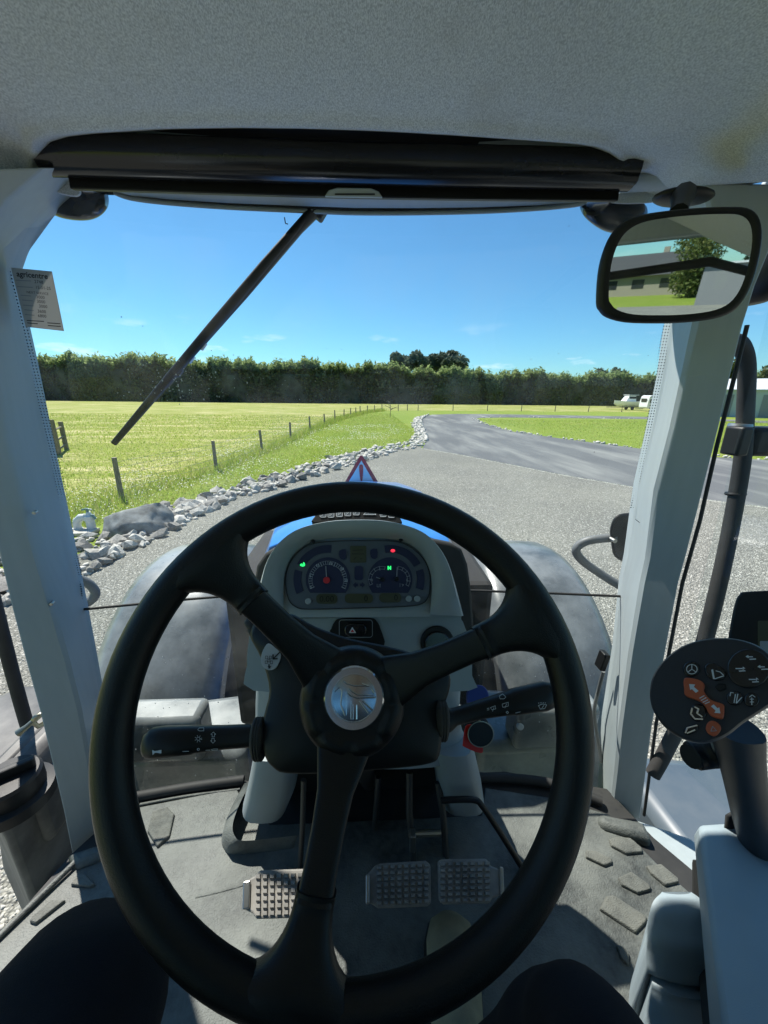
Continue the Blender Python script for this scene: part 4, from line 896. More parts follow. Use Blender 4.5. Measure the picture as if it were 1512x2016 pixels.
q = at(1490, 868, .95); MB().box(q+Vector((.03, -.005, 0)), .125, .07, .072, Matrix.Rotation(radians(-8), 3, 'Z')).build('arm_lamp', 'black_plastic', MA, 30, .012)
MB().box(at(1450, 868, .91), .03, .05, .07).build('lamp_clamp', 'black_plastic', MA, 30, .006)
MB().lathe(at(1457, 838, .94)-Vector((0, 0, .005)), (0, 0, 1), [(.024, 0), (.026, .004), (.024, .01)], 14).build('arm_collar', 'steel', MA)
MB().ell(at(1502, 520, 1.0), .05, .10, .09).build('mirror_housing', 'black_plastic', MA, 60)
MB().lathe(at(1448, 972, .92), (at(1470, 800, .95)-at(1448, 972, .92)), [(.021, -.004), (.023, 0), (.021, .004)], 14).build('arm_collar', 'black_plastic', MA)
LB = px_tube('lamp_bracket', [(1245, 1165, .98), (1215, 1150, 1.0), (1180, 1128, 1.02), (1148, 1105, 1.03), (1134, 1086, 1.03), (1142, 1072, 1.03), (1165, 1063, 1.02), (1212, 1058, 1.01)], .0125, 'tube_grey', label='grey bent tube carrying a black lamp outside the right of the windscreen')
MB().loft([[at(u, v, Y) for u, v in catmull([(1203, 1068), (1201, 1040), (1212, 1016), (1236, 1010), (1260, 1016), (1268, 1050), (1262, 1095), (1238, 1108), (1210, 1096)], 3)] for Y in (1.0, 1.05)]).build('side_lamp', 'black_plastic', LB, 40, .008)
MB().lathe(at(1207, 1063, .99), (0, -1, 0), [(.006, -.01), (.006, .01)], 10).build('bolt', 'steel', LB)
LB2 = px_tube('lamp_bracket', [(130, 1128, 1.0), (152, 1138, 1.02), (176, 1150, 1.03), (188, 1168, 1.03), (176, 1184, 1.02), (150, 1196, 1.0)], .0125, 'tube_grey', label='grey bent tube at the lower left of the windscreen')

# dark rounded work lamps under the roof corners, outside the glass
for k, (lst, lab) in enumerate((([(88, 408), (120, 376), (200, 372), (213, 385), (212, 408), (196, 426), (172, 434), (140, 433), (110, 425)], 'dark rounded work lamp under the left roof corner'), ([(1146, 402), (1180, 396), (1260, 398), (1275, 420), (1260, 450), (1225, 460), (1190, 455), (1160, 436), (1144, 416)], 'dark rounded work lamp under the right roof corner'))):
    sm = catmull(lst, 4); cu_, cv_ = sum(p[0] for p in sm)/len(sm), sum(p[1] for p in sm)/len(sm)
    rg = []
    for sc, Y in ((.55, .93), (.86, .938), (1.0, .955), (.97, .985), (.75, 1.01)): rg.append([at(cu_+(u-cu_)*sc, cv_+(v-cv_)*sc, Y) for u, v in sm])
    MB().loft(rg).build('work_lamp', 'black_gloss', TR, 60, label=lab)

# wiper hanging outside the glass
wp = lambda u, v, d=0: at(u, v, wy(u, v)+.022+d)
WA = MB().tube([wp(u, v, .012) for u, v in [(645, 392), (622, 418), (590, 450), (480, 582), (400, 672)]], [.017, .019, .017, .011, .007], 8, ry=[.008]*5).build('wiper', 'black_plastic', TR, 60, label='long windscreen wiper hanging diagonally from the roof')
MB().tube([wp(u, v) for u, v in [(612, 414), (520, 522), (420, 642), (330, 748), (224, 873)]], [.007, .010, .0115, .010, .007], 8).build('wiper_blade', 'black_plastic', WA, 60)
MB().tube([wp(u, v, .004) for u, v in [(596, 440), (470, 590), (395, 682), (330, 762)]], .0028, 6).build('blade_spine', 'dark_steel', WA, 60)
for u, v in ((585, 448), (556, 482), (398, 680), (374, 706), (352, 733)): MB().box(wp(u, v, .004), .012, .010, .018, Matrix.Rotation(radians(40), 3, 'Y')).build('blade_clip', 'steel' if v in (680, 706) else 'black_plastic', WA, 0)
MB().tube([wp(560, 428), wp(562, 440), wp(567, 441)], .0012, 5).build('loose_wire', 'dark_steel', WA, 0)
MB().box(wp(622, 410, .02), .045, .03, .03, Matrix.Rotation(radians(35), 3, 'Y')).build('wiper_pivot', 'black_plastic', WA, 30, .005)

# water spots and specks on the windscreen
dr = MB()
def drop(u, v, r, st=1.0):
    p = at(u, v, wy(u, v)+.003); dr.ell(p, r, r*.25, r*st, None, 6, 4)
rd = random.Random(3)
for _ in range(90): drop(rd.gauss(355, 55), rd.gauss(752, 22), rd.uniform(.0006, .0016), rd.uniform(.8, 2))
for _ in range(60): drop(rd.uniform(420, 1150), rd.gauss(760, 40), rd.uniform(.0004, .0009), rd.uniform(.8, 2))
for _ in range(60): drop(rd.uniform(440, 820), rd.gauss(716, 14), rd.uniform(.0004, .0008))
dr.build('water_spots', 'label_white', TR, 60, kind='stuff')
dd = MB()
for u, v, r in ((239, 624, .0016), (281, 642, .0012), (398, 498, .001), (868, 700, .0008), (1120, 445, .0012), (1276, 700, .001), (870, 692, .0006), (1170, 890, .0014), (416, 690, .0012), (320, 574, .0007)): dd.ell(at(u, v, wy(u, v)-.002), r, r*.4, r*.7, None, 6, 4)
dd.build('insect_specks', 'print_black', TR, 60, kind='stuff')
d2 = MB()
for _ in range(170):
    u, v = rd.choice([(rd.uniform(240, 470), rd.uniform(1230, 1400)), (rd.uniform(1040, 1170), rd.uniform(1175, 1340)), (rd.uniform(250, 480), rd.uniform(1400, 1560)), (rd.uniform(940, 1080), rd.uniform(1250, 1480))])
    p = at(u, v, wy(u, v)+.003); r = rd.uniform(.0006, .0017); d2.ell(p, r, r*.3, r*rd.uniform(.8, 2.2), None, 6, 4)
d2.build('water_spots', 'label_white', TR, 60, kind='stuff')

# service sticker
ST = Plane(at(70, 590, .889), (0, -1, .10)); skp = lambda x, y: (x/3.024, 320+y/3.024)
MB().plate(ST, [skp(65, 625), skp(308, 648), skp(380, 1003), skp(153, 978)], -.0008, .0).build('service_sticker', 'paper', TR, 0, label='grey service sticker with printed and handwritten lines on the windscreen')
SK = bpy.data.objects['service_sticker']; an = .09
def st(body, x, y, h, mt='print_black', al='CENTER', bold=0.0): u, v = skp(x, y); text('sticker_text', body, ST, u, v, h/3.024, mt, SK, .0006, al, an, bold)
st('agricentre', 193, 672, 34, bold=.0003)
st('2748', 232, 712, 20); st('15-01-25', 258, 748, 19); st('NEXT SERVICE', 225, 778, 15)
for x, y, s_ in ((242, 803, '3000'), (246, 830, '3000'), (258, 858, '3000'), (250, 888, '3600'), (252, 915, '6800')): st(s_, x, y, 19)
for x, y, wd in ((140, 704, 90), (150, 742, 90), (155, 793, 60), (165, 822, 60), (170, 852, 60), (175, 880, 55), (178, 908, 55), (212, 944, 100), (195, 958, 60), (322, 958, 75), (325, 974, 75)):
    strokes(MB(), ST, [[skp(x-wd/2, y-3), skp(x+wd/2, y+2)]], 1.6, .0006).build('sticker_text', 'print_dim' if x < 180 else 'print_black', SK, 0)

# inside mirror
MR = [(1174, 596), (1177, 540), (1186, 498), (1202, 462), (1226, 438), (1262, 423), (1320, 414), (1375, 409), (1430, 407), (1470, 409), (1492, 424), (1500, 455), (1496, 500), (1482, 555), (1464, 592), (1440, 615), (1404, 628), (1350, 635), (1290, 637), (1230, 635), (1194, 625), (1180, 612)]
mc = at(1340, 522, .60); rin = (mc-EYE).normalized(); rout = Vector((-.07, -1, .012)).normalized(); mn = (rout-rin).normalized()
MP = Plane(mc, mn)
ms = catmull(MR, 3); cu_, cv_ = 1340, 522
def sh_(k): return [(cu_+(u-cu_)*k, cv_+(v-cv_)*k) for u, v in ms]
MI = MB().loft([[MP.px(u, v)+MP.n*h for u, v in sh_(k)] for k, h in ((.86, .0045), (.905, .007), (.96, .006), (1.0, .0), (.99, -.012), (.80, -.030), (.4, -.036))], False, True).build('cab_mirror', 'black_plastic', TR, 60, label='black framed rear view mirror at the right of the windscreen')
MB().add([MP.px(u, v)+MP.n*.0042 for u, v in sh_(.89)], [tuple(range(len(ms)))]).build('mirror_glass', 'mirror_glass', MI, 0)
MB().tube([at(1335, 420, .63), at(1340, 400, .68), at(1345, 385, .72)], [.012, .012, .018], 10).build('mirror_stem', 'black_plastic', MI, 60)
MB().ell(at(1345, 388, .74), .050, .03, .010).build('mirror_base', 'black_plastic', MI, 60)
MB().tube([Vector((-.72, -.93, 2.50)), Vector((-.1, -.93, 2.56)), Vector((.45, -.93, 2.60)), Vector((.60, -.93, 2.55)), Vector((.64, -.93, 2.40)), Vector((.65, -.93, 1.85))], .018, 10).build('rear_rail', 'black_rubber', TR, 60)
MB().box((.60, -.66, 2.0), .12, .10, .45).build('rear_control_box', 'black_plastic', TR, 30, .01)
# cable, clip and hook low on the right pillar
MB().box(at(1186, 1300, .85), .016, .03, .05, Matrix.Rotation(radians(8), 3, 'Y')).build('cable_clip', 'black_plastic', TR, 30, .003)
px_tube('cable', [(1188, 1322, .86), (1178, 1360, .87), (1170, 1400, .87), (1176, 1450, .86), (1184, 1500, .84)], .005, 'tube_grey', seg=8)
px_tube('coat_hook', [(1190, 1552, .80), (1196, 1548, .79), (1199, 1560, .785), (1196, 1575, .785)], .002, 'steel', seg=6)
for u, v, Y in ((66, 1010, .80), (100, 1190, .78), (1300, 1010, .80), (1262, 1240, .78)): MB().lathe(at(u, v, Y)+Vector((0, .002, 0)), (.3 if u < 700 else -.5, -1, 0), [(.0035, -.01), (.0035, .002), (.001, .0025)], 10).build('rivet', 'steel', TR)
# ------------------------------------------------------------------ steering wheel
WT = radians(31); WN = Vector((0, -cos(WT), sin(WT))); WC = Vector((0, .27, 2.13)); WR = .20; WS_ = .058
WU = Vector((0, sin(WT), cos(WT))); WX = Vector((1, 0, 0))
WP = Plane(WC, WN); WP.r, WP.u = WX, WU
def wang(u, v):
    d = WP.px(u, v)-WC; return atan2(d.dot(WU), d.dot(WX))
SW = empty('steering_wheel', (0, 0, 0), TR, label='black three spoke steering wheel with a chrome badge')
rp = [WC+WX*(WR*cos(a))+WU*(WR*sin(a)) for a in np.linspace(0, 2*pi, 97)[:-1]]
MB().tube(rp, .0154, 20, True, up=WN, ry=.0155).build('rim', 'wheel_black', SW, 180)
SPK = [wang(455, 1145), wang(1025, 1232), wang(606, 1845)]
SANG = [wang(455, 1145), wang(1025, 1232), wang(606, 1845)]
for a in SANG:
    d = WX*cos(a)+WU*sin(a); t_ = -WX*sin(a)+WU*cos(a)
    def ring(r_, hw, th, dep, k=28, sq=4.0):
        c_ = WC+d*r_-WN*dep; o_ = []
        for j in range(k):
            q = 2*pi*j/k; ca, sa = cos(q), sin(q); ca = math.copysign(abs(ca)**(2/sq), ca); sa = math.copysign(abs(sa)**(2/sq), sa)
            o_.append(c_+t_*(hw*ca)+WN*(th*sa))
        return o_
    prof = [(.030, .030, .009, WS_+.004), (.05, .0245, .009, WS_-.004), (.075, .0172, .0085, WS_-.014), (.10, .0150, .0085, WS_-.026), (.125, .0144, .0085, .022), (.142, .0150, .0085, .0125)]
    MB().loft([ring(*q) for q in prof]).build('spoke', 'wheel_black', SW, 60)
    fl2 = []
    for r_ in np.linspace(.136, .196, 15):
        x = max(0, (r_-.146)/.042); fil = .038*(1-sqrt(max(0, 1-min(1, x)**2))); th = .0102+.0055*min(1, x)**2
        fl2.append(ring(r_, .0166+fil, th, .0155*(1-min(1, x*.9))**1.5, 28, 3.0))
    MB().loft(fl2).build('spoke_end', 'wheel_black', SW, 60)
HC = WC-WN*WS_
hub = []
for r_, h_ in ((.050, -.03), (.053, -.012), (.0535, .002), (.050, .009), (.043, .0135), (.0375, .0135), (.034, .011)):
    ring_ = []
    for j in range(64):
        q = 2*pi*j/64; k = 1-.03*max(0, cos(8*q+.4))**6*(1 if .002 < h_ < .0166 else 0)
        ring_.append(HC+WX*(r_*k*cos(q))+WU*(r_*k*sin(q))+WN*(h_-(.004*max(0, cos(8*q+.4))**6 if h_ > .01 and r_ > .036 else 0)))
    hub.append(ring_)
MB().loft(hub).build('hub', 'wheel_black', SW, 60)
BC = HC+WN*.012; BP = Plane(BC, WN); BP.r, BP.u = WX, WU
bu, bv = 697, 1373
bpix = (BP.px(bu, bv)-BC); BO = BC+bpix
br_ = (BP.px(bu+58, bv)-BP.px(bu, bv)).length
BD = MB().loft([[BO+WX*(r_*cos(q))+WU*(r_*sin(q))+WN*h_ for q in np.linspace(0, 2*pi, 49)[:-1]] for r_, h_ in ((br_*1.02, -.004), (br_*1.02, .0015), (br_*.97, .0032), (br_*.76, .0030), (br_*.735, .0020), (br_*.4, .0024), (br_*.02, .0026))]).build('badge', 'chrome', SW, 40, label='round chrome badge with an embossed leaf emblem')
zb = lambda x, y: (550+x/2.52, 1200+y/2.52)
LG = [[(318, 352), (335, 366), (370, 376), (446, 376)], [(446, 376), (410, 364)], [(334, 404), (332, 520)], [(334, 404), (352, 424), (385, 436), (476, 434)], [(356, 455), (356, 540)], [(384, 470), (384, 540)], [(366, 470), (366, 540)], [(396, 452), (440, 512)], [(412, 450), (462, 498)], [(276, 404), (298, 382), (312, 400), (306, 470), (326, 522)], [(456, 392), (470, 412)], [(345, 388), (360, 404), (388, 420), (470, 424)]]
emb = MB()
for ln in LG: emb.tube([BP.px(*zb(*p))+WN*.003 for p in ln], br_*.022, 6)
emb.tube([BO+WX*(br_*.75*cos(q))+WU*(br_*.75*sin(q))+WN*.0028 for q in np.linspace(0, 2*pi, 41)[:-1]], br_*.018, 6, True)
# the emblem is part of the badge's own relief
me2 = emb.build('emblem', 'chrome', SW, 60)

# ------------------------------------------------------------------ column shroud and stalks
CP = Plane(HC-WN*.055, (0, -cos(radians(40)), sin(radians(40))))
SHR = [(488, 1250), (498, 1222), (520, 1212), (556, 1209), (576, 1208), (620, 1232), (690, 1256), (760, 1270), (812, 1284), (850, 1296), (884, 1318), (890, 1350), (876, 1400), (873, 1450), (868, 1490), (850, 1506), (780, 1516), (640, 1526), (560, 1526), (534, 1514), (518, 1492), (511, 1450), (516, 1410), (527, 1360), (516, 1310), (502, 1278)]
ss = catmull(SHR, 3); cu_, cv_ = 690, 1370
def shp(k): return [(cu_+(u-cu_)*k, cv_+(v-cv_)*k) for u, v in ss]
CS = MB().loft([[CP.px(u, v)+CP.n*h for u, v in shp(k)] for k, h in ((.97, -.085), (1.0, -.05), (1.0, -.010), (.985, -.003), (.95, .0), (.5, .004))]).build('column_shroud', 'black_plastic', TR, 50, label='black plastic steering column shroud')
zs = lambda x, y: (250+x/3.36, 1200+y/3.36)
LBP = Plane(CP.px(534, 1290), CP.n)
MB().plate(LBP, catmull([zs(940, 225), zs(985, 255), zs(1022, 300), zs(1000, 370), zs(970, 398), zs(930, 398), zs(898, 368), zs(892, 320), zs(908, 265)], 3), .0, .004).build('shift_label', 'label_white', CS, 0, .0005)
ic = strokes(MB(), LBP, [[zs(1018, 282), zs(975, 325)], [zs(972, 300), zs(972, 328), zs(1000, 326)], [zs(945, 365), zs(947, 388)]], 2.6, .0048)
ic.plate(LBP, [zs(936, 376), zs(960, 376), zs(947, 392)], .0042, .005)
strokes(ic, LBP, [[zs(x-7, y-9), zs(x+7, y-9), zs(x+7, y+9), zs(x-7, y+9), zs(x-7, y-9)] for x, y in ((930, 318), (955, 318), (928, 350), (962, 350), (945, 338))], .8, .0048).build('label_icon', 'print_black', CS, 0)
# rubber boots of the shuttle lever, upper left of the shroud
for u, v, r_ in ((494, 1226, 15), (500, 1240, 17), (508, 1252, 16)):
    c_ = CP.px(u, v)-CP.n*.03; MB().ell(c_, .017, .012, .008, Matrix.Rotation(radians(25), 3, 'Y')).build('lever_boot', 'black_rubber', CS, 60)
def stalk(name, label, stations, plane):
    """stations: (u, v_top, v_bottom) across the stalk; flattened rounded section facing the driver."""
    rings = []
    for u0, v0, u1, v1, th in stations:
        a_, b_ = plane.px(u0, v0), plane.px(u1, v1); c_ = (a_+b_)/2; h_ = (a_-b_)/2; ring_ = []
        for j in range(20):
            q = 2*pi*j/20; ca, sa = cos(q), sin(q); ca = math.copysign(abs(ca)**.72, ca); sa = math.copysign(abs(sa)**.72, sa)
            ring_.append(c_+h_*ca+plane.n*(th*sa))
        rings.append(ring_)
    return MB().loft(rings).build(name, 'black_plastic', TR, 50, .0012, label=label)
SLn = Vector((0, -cos(radians(44)), sin(radians(44))))
SL = Plane(CP.px(505, 1462)-CP.n*.015, SLn)
k1 = stalk('control_stalk', 'black lights stalk pointing left from the column, with printed icons', [(520, 1432, 520, 1482, .013), (498, 1426, 498, 1470, .013), (492, 1425, 493, 1472, .0125), (440, 1427, 441, 1476, .0135), (383, 1427, 384, 1484, .0145), (380, 1427, 381, 1486, .0155), (330, 1428, 332, 1491, .0165), (306, 1431, 308, 1494, .0165), (291, 1443, 294, 1494, .014), (283, 1462, 286, 1490, .009)], SL)
SLf = Plane(SL.p+SLn*.0172, SLn)
mk = strokes(MB(), SLf, [[zs(467, 795), zs(478, 783), zs(508, 782), zs(508, 802), zs(480, 803), zs(467, 795)]], .8, .0)
def blk(x, y, s_): strokes(mk, SLf, [[zs(x-s_, y), zs(x-s_*.5, y), zs(x-s_*.5, y+s_), zs(x+s_*.5, y+s_), zs(x+s_*.5, y), zs(x+s_, y), zs(x, y-s_), zs(x-s_, y)]], .7, .0)
def blk2(x, y, s_): strokes(mk, SLf, [[zs(x-s_, y), zs(x-s_*.5, y), zs(x-s_*.5, y-s_), zs(x+s_*.5, y-s_), zs(x+s_*.5, y), zs(x+s_, y), zs(x, y+s_), zs(x-s_, y)]], .7, .0)
blk(571, 826, 16); blk2(569, 868, 16)
strokes(mk, SLf, [[zs(472+11*cos(q), 855+11*sin(q)) for q in np.linspace(0, 6.3, 10)]]+[[zs(472+15*cos(q), 855+15*sin(q)), zs(472+24*cos(q), 855+24*sin(q))] for q in np.linspace(.2, 6.1, 8)], .7, .0)
strokes(mk, SLf, [[zs(472+8*cos(q), 925+7*sin(q)) for q in np.linspace(0, 6.3, 9)], [zs(368, 939), zs(408, 938)], [zs(520, 931), zs(550, 930)], [zs(556, 927), zs(575, 922), zs(600, 922), zs(598, 930), zs(560, 932)]], .7, .0)
mk.plate(SLf, [zs(168, 930), zs(182, 936), zs(200, 934), zs(228, 928), zs(226, 952), zs(200, 948), zs(184, 948), zs(170, 962)], -.0003, .0003)
mk.build('stalk_icons', 'print_white', k1, 0)
SR = Plane(CP.px(880, 1412)-CP.n*.012, SLn); zr = lambda x, y: (850+x/3.36, 980+y/3.36)
k2 = stalk('control_stalk', 'black wiper stalk pointing right from the column, with printed icons', [(866, 1388, 868, 1446, .016), (872, 1384, 876, 1448, .016), (884, 1394, 888, 1440, .014), (893, 1393, 899, 1429, .0125), (940, 1378, 950, 1416, .0135), (998, 1359, 1008, 1408, .0150), (1002, 1356, 1014, 1409, .0162), (1060, 1341, 1074, 1401, .0170), (1080, 1343, 1090, 1394, .0150), (1093, 1362, 1095, 1382, .010)], SR)
SRf = Plane(SR.p+SLn*.0176, SLn); mk = MB()
strokes(mk, SRf, [[zr(447, 1310), zr(470, 1297), zr(490, 1318), zr(478, 1330), zr(452, 1330), zr(447, 1310)], [zr(466, 1365), zr(506, 1352), zr(506, 1378), zr(470, 1386), zr(466, 1365)], [zr(484, 1390), zr(496, 1362)], [zr(388, 1388), zr(420, 1376), zr(424, 1396), zr(398, 1402), zr(388, 1388)], [zr(402, 1412), zr(412, 1386)], [zr(366, 1394), zr(380, 1392)], [zr(366, 1404), zr(380, 1402)], [zr(492, 1420), zr(500, 1412), zr(508, 1420), zr(500, 1428), zr(492, 1420)], [zr(554, 1424), zr(586, 1416)], [zr(706, 1374), zr(734, 1364), zr(760, 1370), zr(748, 1394), zr(718, 1398), zr(706, 1374)], [zr(728, 1392), zr(742, 1374)]]+[[zr(x, 1358+abs(x-733)*.12), zr(x+3, 1352+abs(x-733)*.12)] for x in (706, 716, 726, 738, 750)], .75, .0)
mk.build('stalk_icons', 'print_white', k2, 0)
# bellows at the stalk roots
for pl, (u, v), dx in ((SL, (505, 1455), -1), (SR, (874, 1418), 1)):
    for k in range(3): c_ = pl.px(u-dx*5*k, v); MB().ell(c_, .006, .019, .026).build('stalk_boot', 'black_rubber', CS, 60)

# ------------------------------------------------------------------ instrument housing
z7 = lambda x, y: (450+x/3.024, 920+y/3.024)
IP = Plane(at(705, 1135, .655), (0, -cos(radians(27)), sin(radians(27))))
ID = empty('instrument_panel', (0, 0, 0), TR, label='grey instrument housing with dials behind the steering wheel')
OUT = [(140, 885), (172, 790), (205, 690), (240, 580), (285, 500), (350, 430), (450, 372), (600, 336), (760, 326), (920, 332), (1060, 362), (1160, 408), (1235, 480), (1290, 570), (1330, 680), (1362, 790), (1388, 880)]
INN = [(326, 880), (325, 760), (330, 660), (352, 575), (400, 505), (470, 455), (560, 430), (680, 420), (800, 418), (920, 424), (1030, 440), (1110, 478), (1165, 540), (1200, 620), (1210, 700), (1206, 800), (1200, 876)]
oo = catmull(OUT, 4, False); bot_o = [(1425, 1000), (92, 1010)]
def ringpx(lst, h, dy=0): return [IP.px(*z7(x, y+dy))+IP.n*h for x, y in lst]
n_ = 61
def resample(l, n):
    P_ = np.array([(p[0], p[1]) for p in l]); s_ = np.concatenate([[0], np.cumsum(np.linalg.norm(np.diff(P_, axis=0), axis=1))]); t = np.linspace(0, s_[-1], n)
    return list(zip(np.interp(t, s_, P_[:, 0]), np.interp(t, s_, P_[:, 1])))
O_ = resample(oo, n_); I_ = resample(catmull(INN, 4, False), n_)
mid_ = [((a[0]*.55+b[0]*.45), (a[1]*.55+b[1]*.45)) for a, b in zip(O_, I_)]
vis = [max(0.0, min(1.0, (900-p[1])/500)) for p in O_]        # the hood stands out most over the top
def rowh(lst, hs): return [IP.px(*z7(x, y))+IP.n*h for (x, y), h in zip(lst, hs)]
rows = [rowh([(770+(x-770)*1.0, y+30) for x, y in O_], [-.12]*n_), rowh(O_, [-.02-.02*v for v in vis]), rowh(O_, [.012+.018*v for v in vis]), rowh([(a[0]*.9+b[0]*.1, a[1]*.9+b[1]*.1) for a, b in zip(O_, I_)], [.016+.028*v for v in vis]), rowh(mid_, [.014+.028*v for v in vis]), rowh([(a[0]*.25+b[0]*.75, a[1]*.25+b[1]*.75) for a, b in zip(O_, I_)], [.010+.012*v for v in vis]), rowh(I_, [.004]*n_), rowh(I_, [-.004]*n_)]
MB().strip(rows).build('housing', 'trim_grey', ID, 60)
MB().plate(IP, [z7(*p) for p in [(180, 800), (260, 520), (480, 400), (1060, 400), (1270, 540), (1365, 800), (1392, 892), (130, 898)]], -.05, -.006).build('bezel_back', 'trim_grey', ID, 0)
LENS = catmull([(340, 690), (352, 600), (400, 520), (480, 462), (600, 442), (800, 436), (1000, 442), (1090, 480), (1160, 545), (1194, 620), (1200, 700), (1190, 768), (1150, 812), (1050, 828), (770, 838), (480, 845), (400, 830), (358, 785)], 3)
MB().plate(IP, [z7(*p) for p in LENS], -.006, .0).build('lens_panel', 'lens_panel', ID, 0)
strokes(MB(), IP, [[z7(*p) for p in LENS+[LENS[0]]]], 2.0, .0012).build('lens_trim', 'print_black', ID, 0)
def p7(name, poly, mt, h0=.0, h1=.0015, par=ID): return MB().plate(IP, [z7(*p) for p in poly], h0, h1).build(name, mt, par, 0)
def dial(cx, cy, r): return [(cx+r*cos(q), cy-r*sin(q)) for q in np.radians(np.linspace(-37, 217, 40))]
p7('dial', dial(592, 668, 132), 'dial_navy'); p7('dial', dial(962, 668, 132), 'dial_navy')
tk_ = MB()
for k in range(31):
    q = radians(206-232*k/30); r0, r1 = (96, 112) if k % 6 else (90, 114); tk_ = strokes(tk_, IP, [[z7(592+r0*cos(q), 672-r0*sin(q)), z7(592+r1*cos(q), 672-r1*sin(q))]], 1.0 if k % 6 else 1.6, .0022)
strokes(tk_, IP, [[z7(592+r_*cos(q), 672-r_*sin(q)) for q in np.radians(np.linspace(206, -26, 26))] for r_ in (94, 114)], .6, .0022)
for cx, a0, a1 in ((912, 205, 75), (1002, 85, -30)):
    strokes(tk_, IP, [[z7(cx+r_*cos(q), 668-r_*sin(q)) for q in np.radians(np.linspace(a0, a1, 14))] for r_ in (62, 78)], .7, .0022)
    strokes(tk_, IP, [[z7(cx+60*cos(q), 668-60*sin(q)), z7(cx+80*cos(q), 668-80*sin(q))] for q in np.radians(np.linspace(a0, a1, 6))], 1.0, .0022)
strokes(tk_, IP, [[z7(884, 695), z7(884, 712), z7(896, 712), z7(896, 695)], [z7(903, 694), z7(903, 714)], [z7(1020, 690), z7(1020, 712)], [z7(1030, 695), z7(1042, 700), z7(1032, 708)]], .8, .0022)
tk_.build('dial_scale', 'print_dim', ID, 0, kind='stuff')
for x, y, s_ in ((490, 716, '0'), (488, 648, '5'), (530, 585, '10'), (607, 574, '15'), (676, 606, '20'), (700, 675, '25'), (900, 607, 'c'), (1062, 672, 'E'), (852, 672, 'H')): text('dial_number', s_, IP, *z7(x, y), 5.4, 'print_white' if x < 800 else 'print_dim', ID, .0024)
strokes(MB(), IP, [[z7(585, 668), z7(580, 590)], [z7(1000, 660), z7(1003, 596)], [z7(915, 668), z7(880, 655)]], 1.5, .004).build('needle', 'print_dim', ID, 0)
for x, y, r_ in ((585, 672, 20), (915, 668, 14), (1000, 665, 14)): MB().plate(IP, circ(*z7(x, y), r_/3.024, 18), .0015, .006).build('needle_cap', 'print_red' if r_ == 20 else 'black_plastic', ID, 0, .0008)
def arc(cx, cy, r0, r1, a0, a1, n=14): return [(cx+r1*cos(q), cy-r1*sin(q)) for q in np.radians(np.linspace(a0, a1, n))]+[(cx+r0*cos(q), cy-r0*sin(q)) for q in np.radians(np.linspace(a1, a0, n))]
p7('warning_strip', arc(592, 668, 160, 205, 205, 163), 'dial_navy'); p7('warning_strip', arc(592, 668, 160, 205, 153, 84), 'dial_navy')
p7('warning_strip', arc(962, 668, 160, 205, 100, 28), 'dial_navy'); p7('warning_strip', arc(962, 668, 160, 205, 18, -18), 'dial_navy')
p7('display', rrect(725, 468, 820, 568, 6), 'lcd'); strokes(MB(), IP, [[z7(735, 516), z7(805, 516)], [z7(740, 495), z7(800, 492)], [z7(745, 550), z7(760, 535)], [z7(785, 545), z7(795, 545)]], 1.2, .002).build('display_text', 'lcd_ink', ID, 0)
for x, y in ((680, 520), (865, 516)): p7('panel_key', catmull([(x-20, y-22), (x+18, y-30), (x+20, y+20), (x+2, y+30), (x-18, y+18)], 2), 'dial_navy', 0, .003)
p7('panel_key', rrect(750, 588, 800, 672, 14), 'dial_navy', 0, .003)
p7('turn_arrow', [(740, 700), (758, 682), (758, 692), (770, 692), (770, 708), (758, 708), (758, 718)], 'dial_navy'); p7('turn_arrow', [(812, 700), (794, 682), (794, 692), (782, 692), (782, 708), (794, 708), (794, 718)], 'dial_navy')
for x0, y0, x1, y1, s_, tx in ((522, 754, 648, 812, '0.00', 585), (692, 752, 860, 808, '0', 818), (898, 748, 1028, 804, '0', 996)):
    p7('display', rrect(x0, y0, x1, y1, 24), 'lcd'); text('display_text', s_, IP, *z7(tx, (y0+y1)/2+2), 12.5, 'lcd_ink', ID, .0022)
for x, y in ((475, 797), (1072, 782), (1122, 782)): MB().plate(IP, circ(*z7(x, y), 6.3, 16), 0, .004).build('panel_button', 'trim_grey', ID, 40, .001)
for x, y in ((507, 443), (1022, 437)): MB().plate(IP, circ(*z7(x, y), 4, 12, 3.2), .004, .012).build('screw', 'black_plastic', ID, 0)
# lit tell-tales
p7('lamp', catmull([(425, 582), (436, 572), (440, 580), (448, 564), (457, 580), (450, 590), (436, 590)], 2), 'lamp_green', .0015, .0022).name = 'trailer_lamp'
p7('brake_lamp', circ(978, 497, 13, 16, 9), 'lamp_red', .0015, .0022); strokes(MB(), IP, [[z7(978, 490), z7(978, 503)], [z7(969, 497), z7(972, 503)], [z7(987, 497), z7(984, 503)]], 1.0, .003).build('lamp_icon', 'print_red', ID, 0)
text('neutral_lamp', 'N', IP, *z7(957, 600), 6.5, 'lamp_green', ID, .0024, bold=.0006)
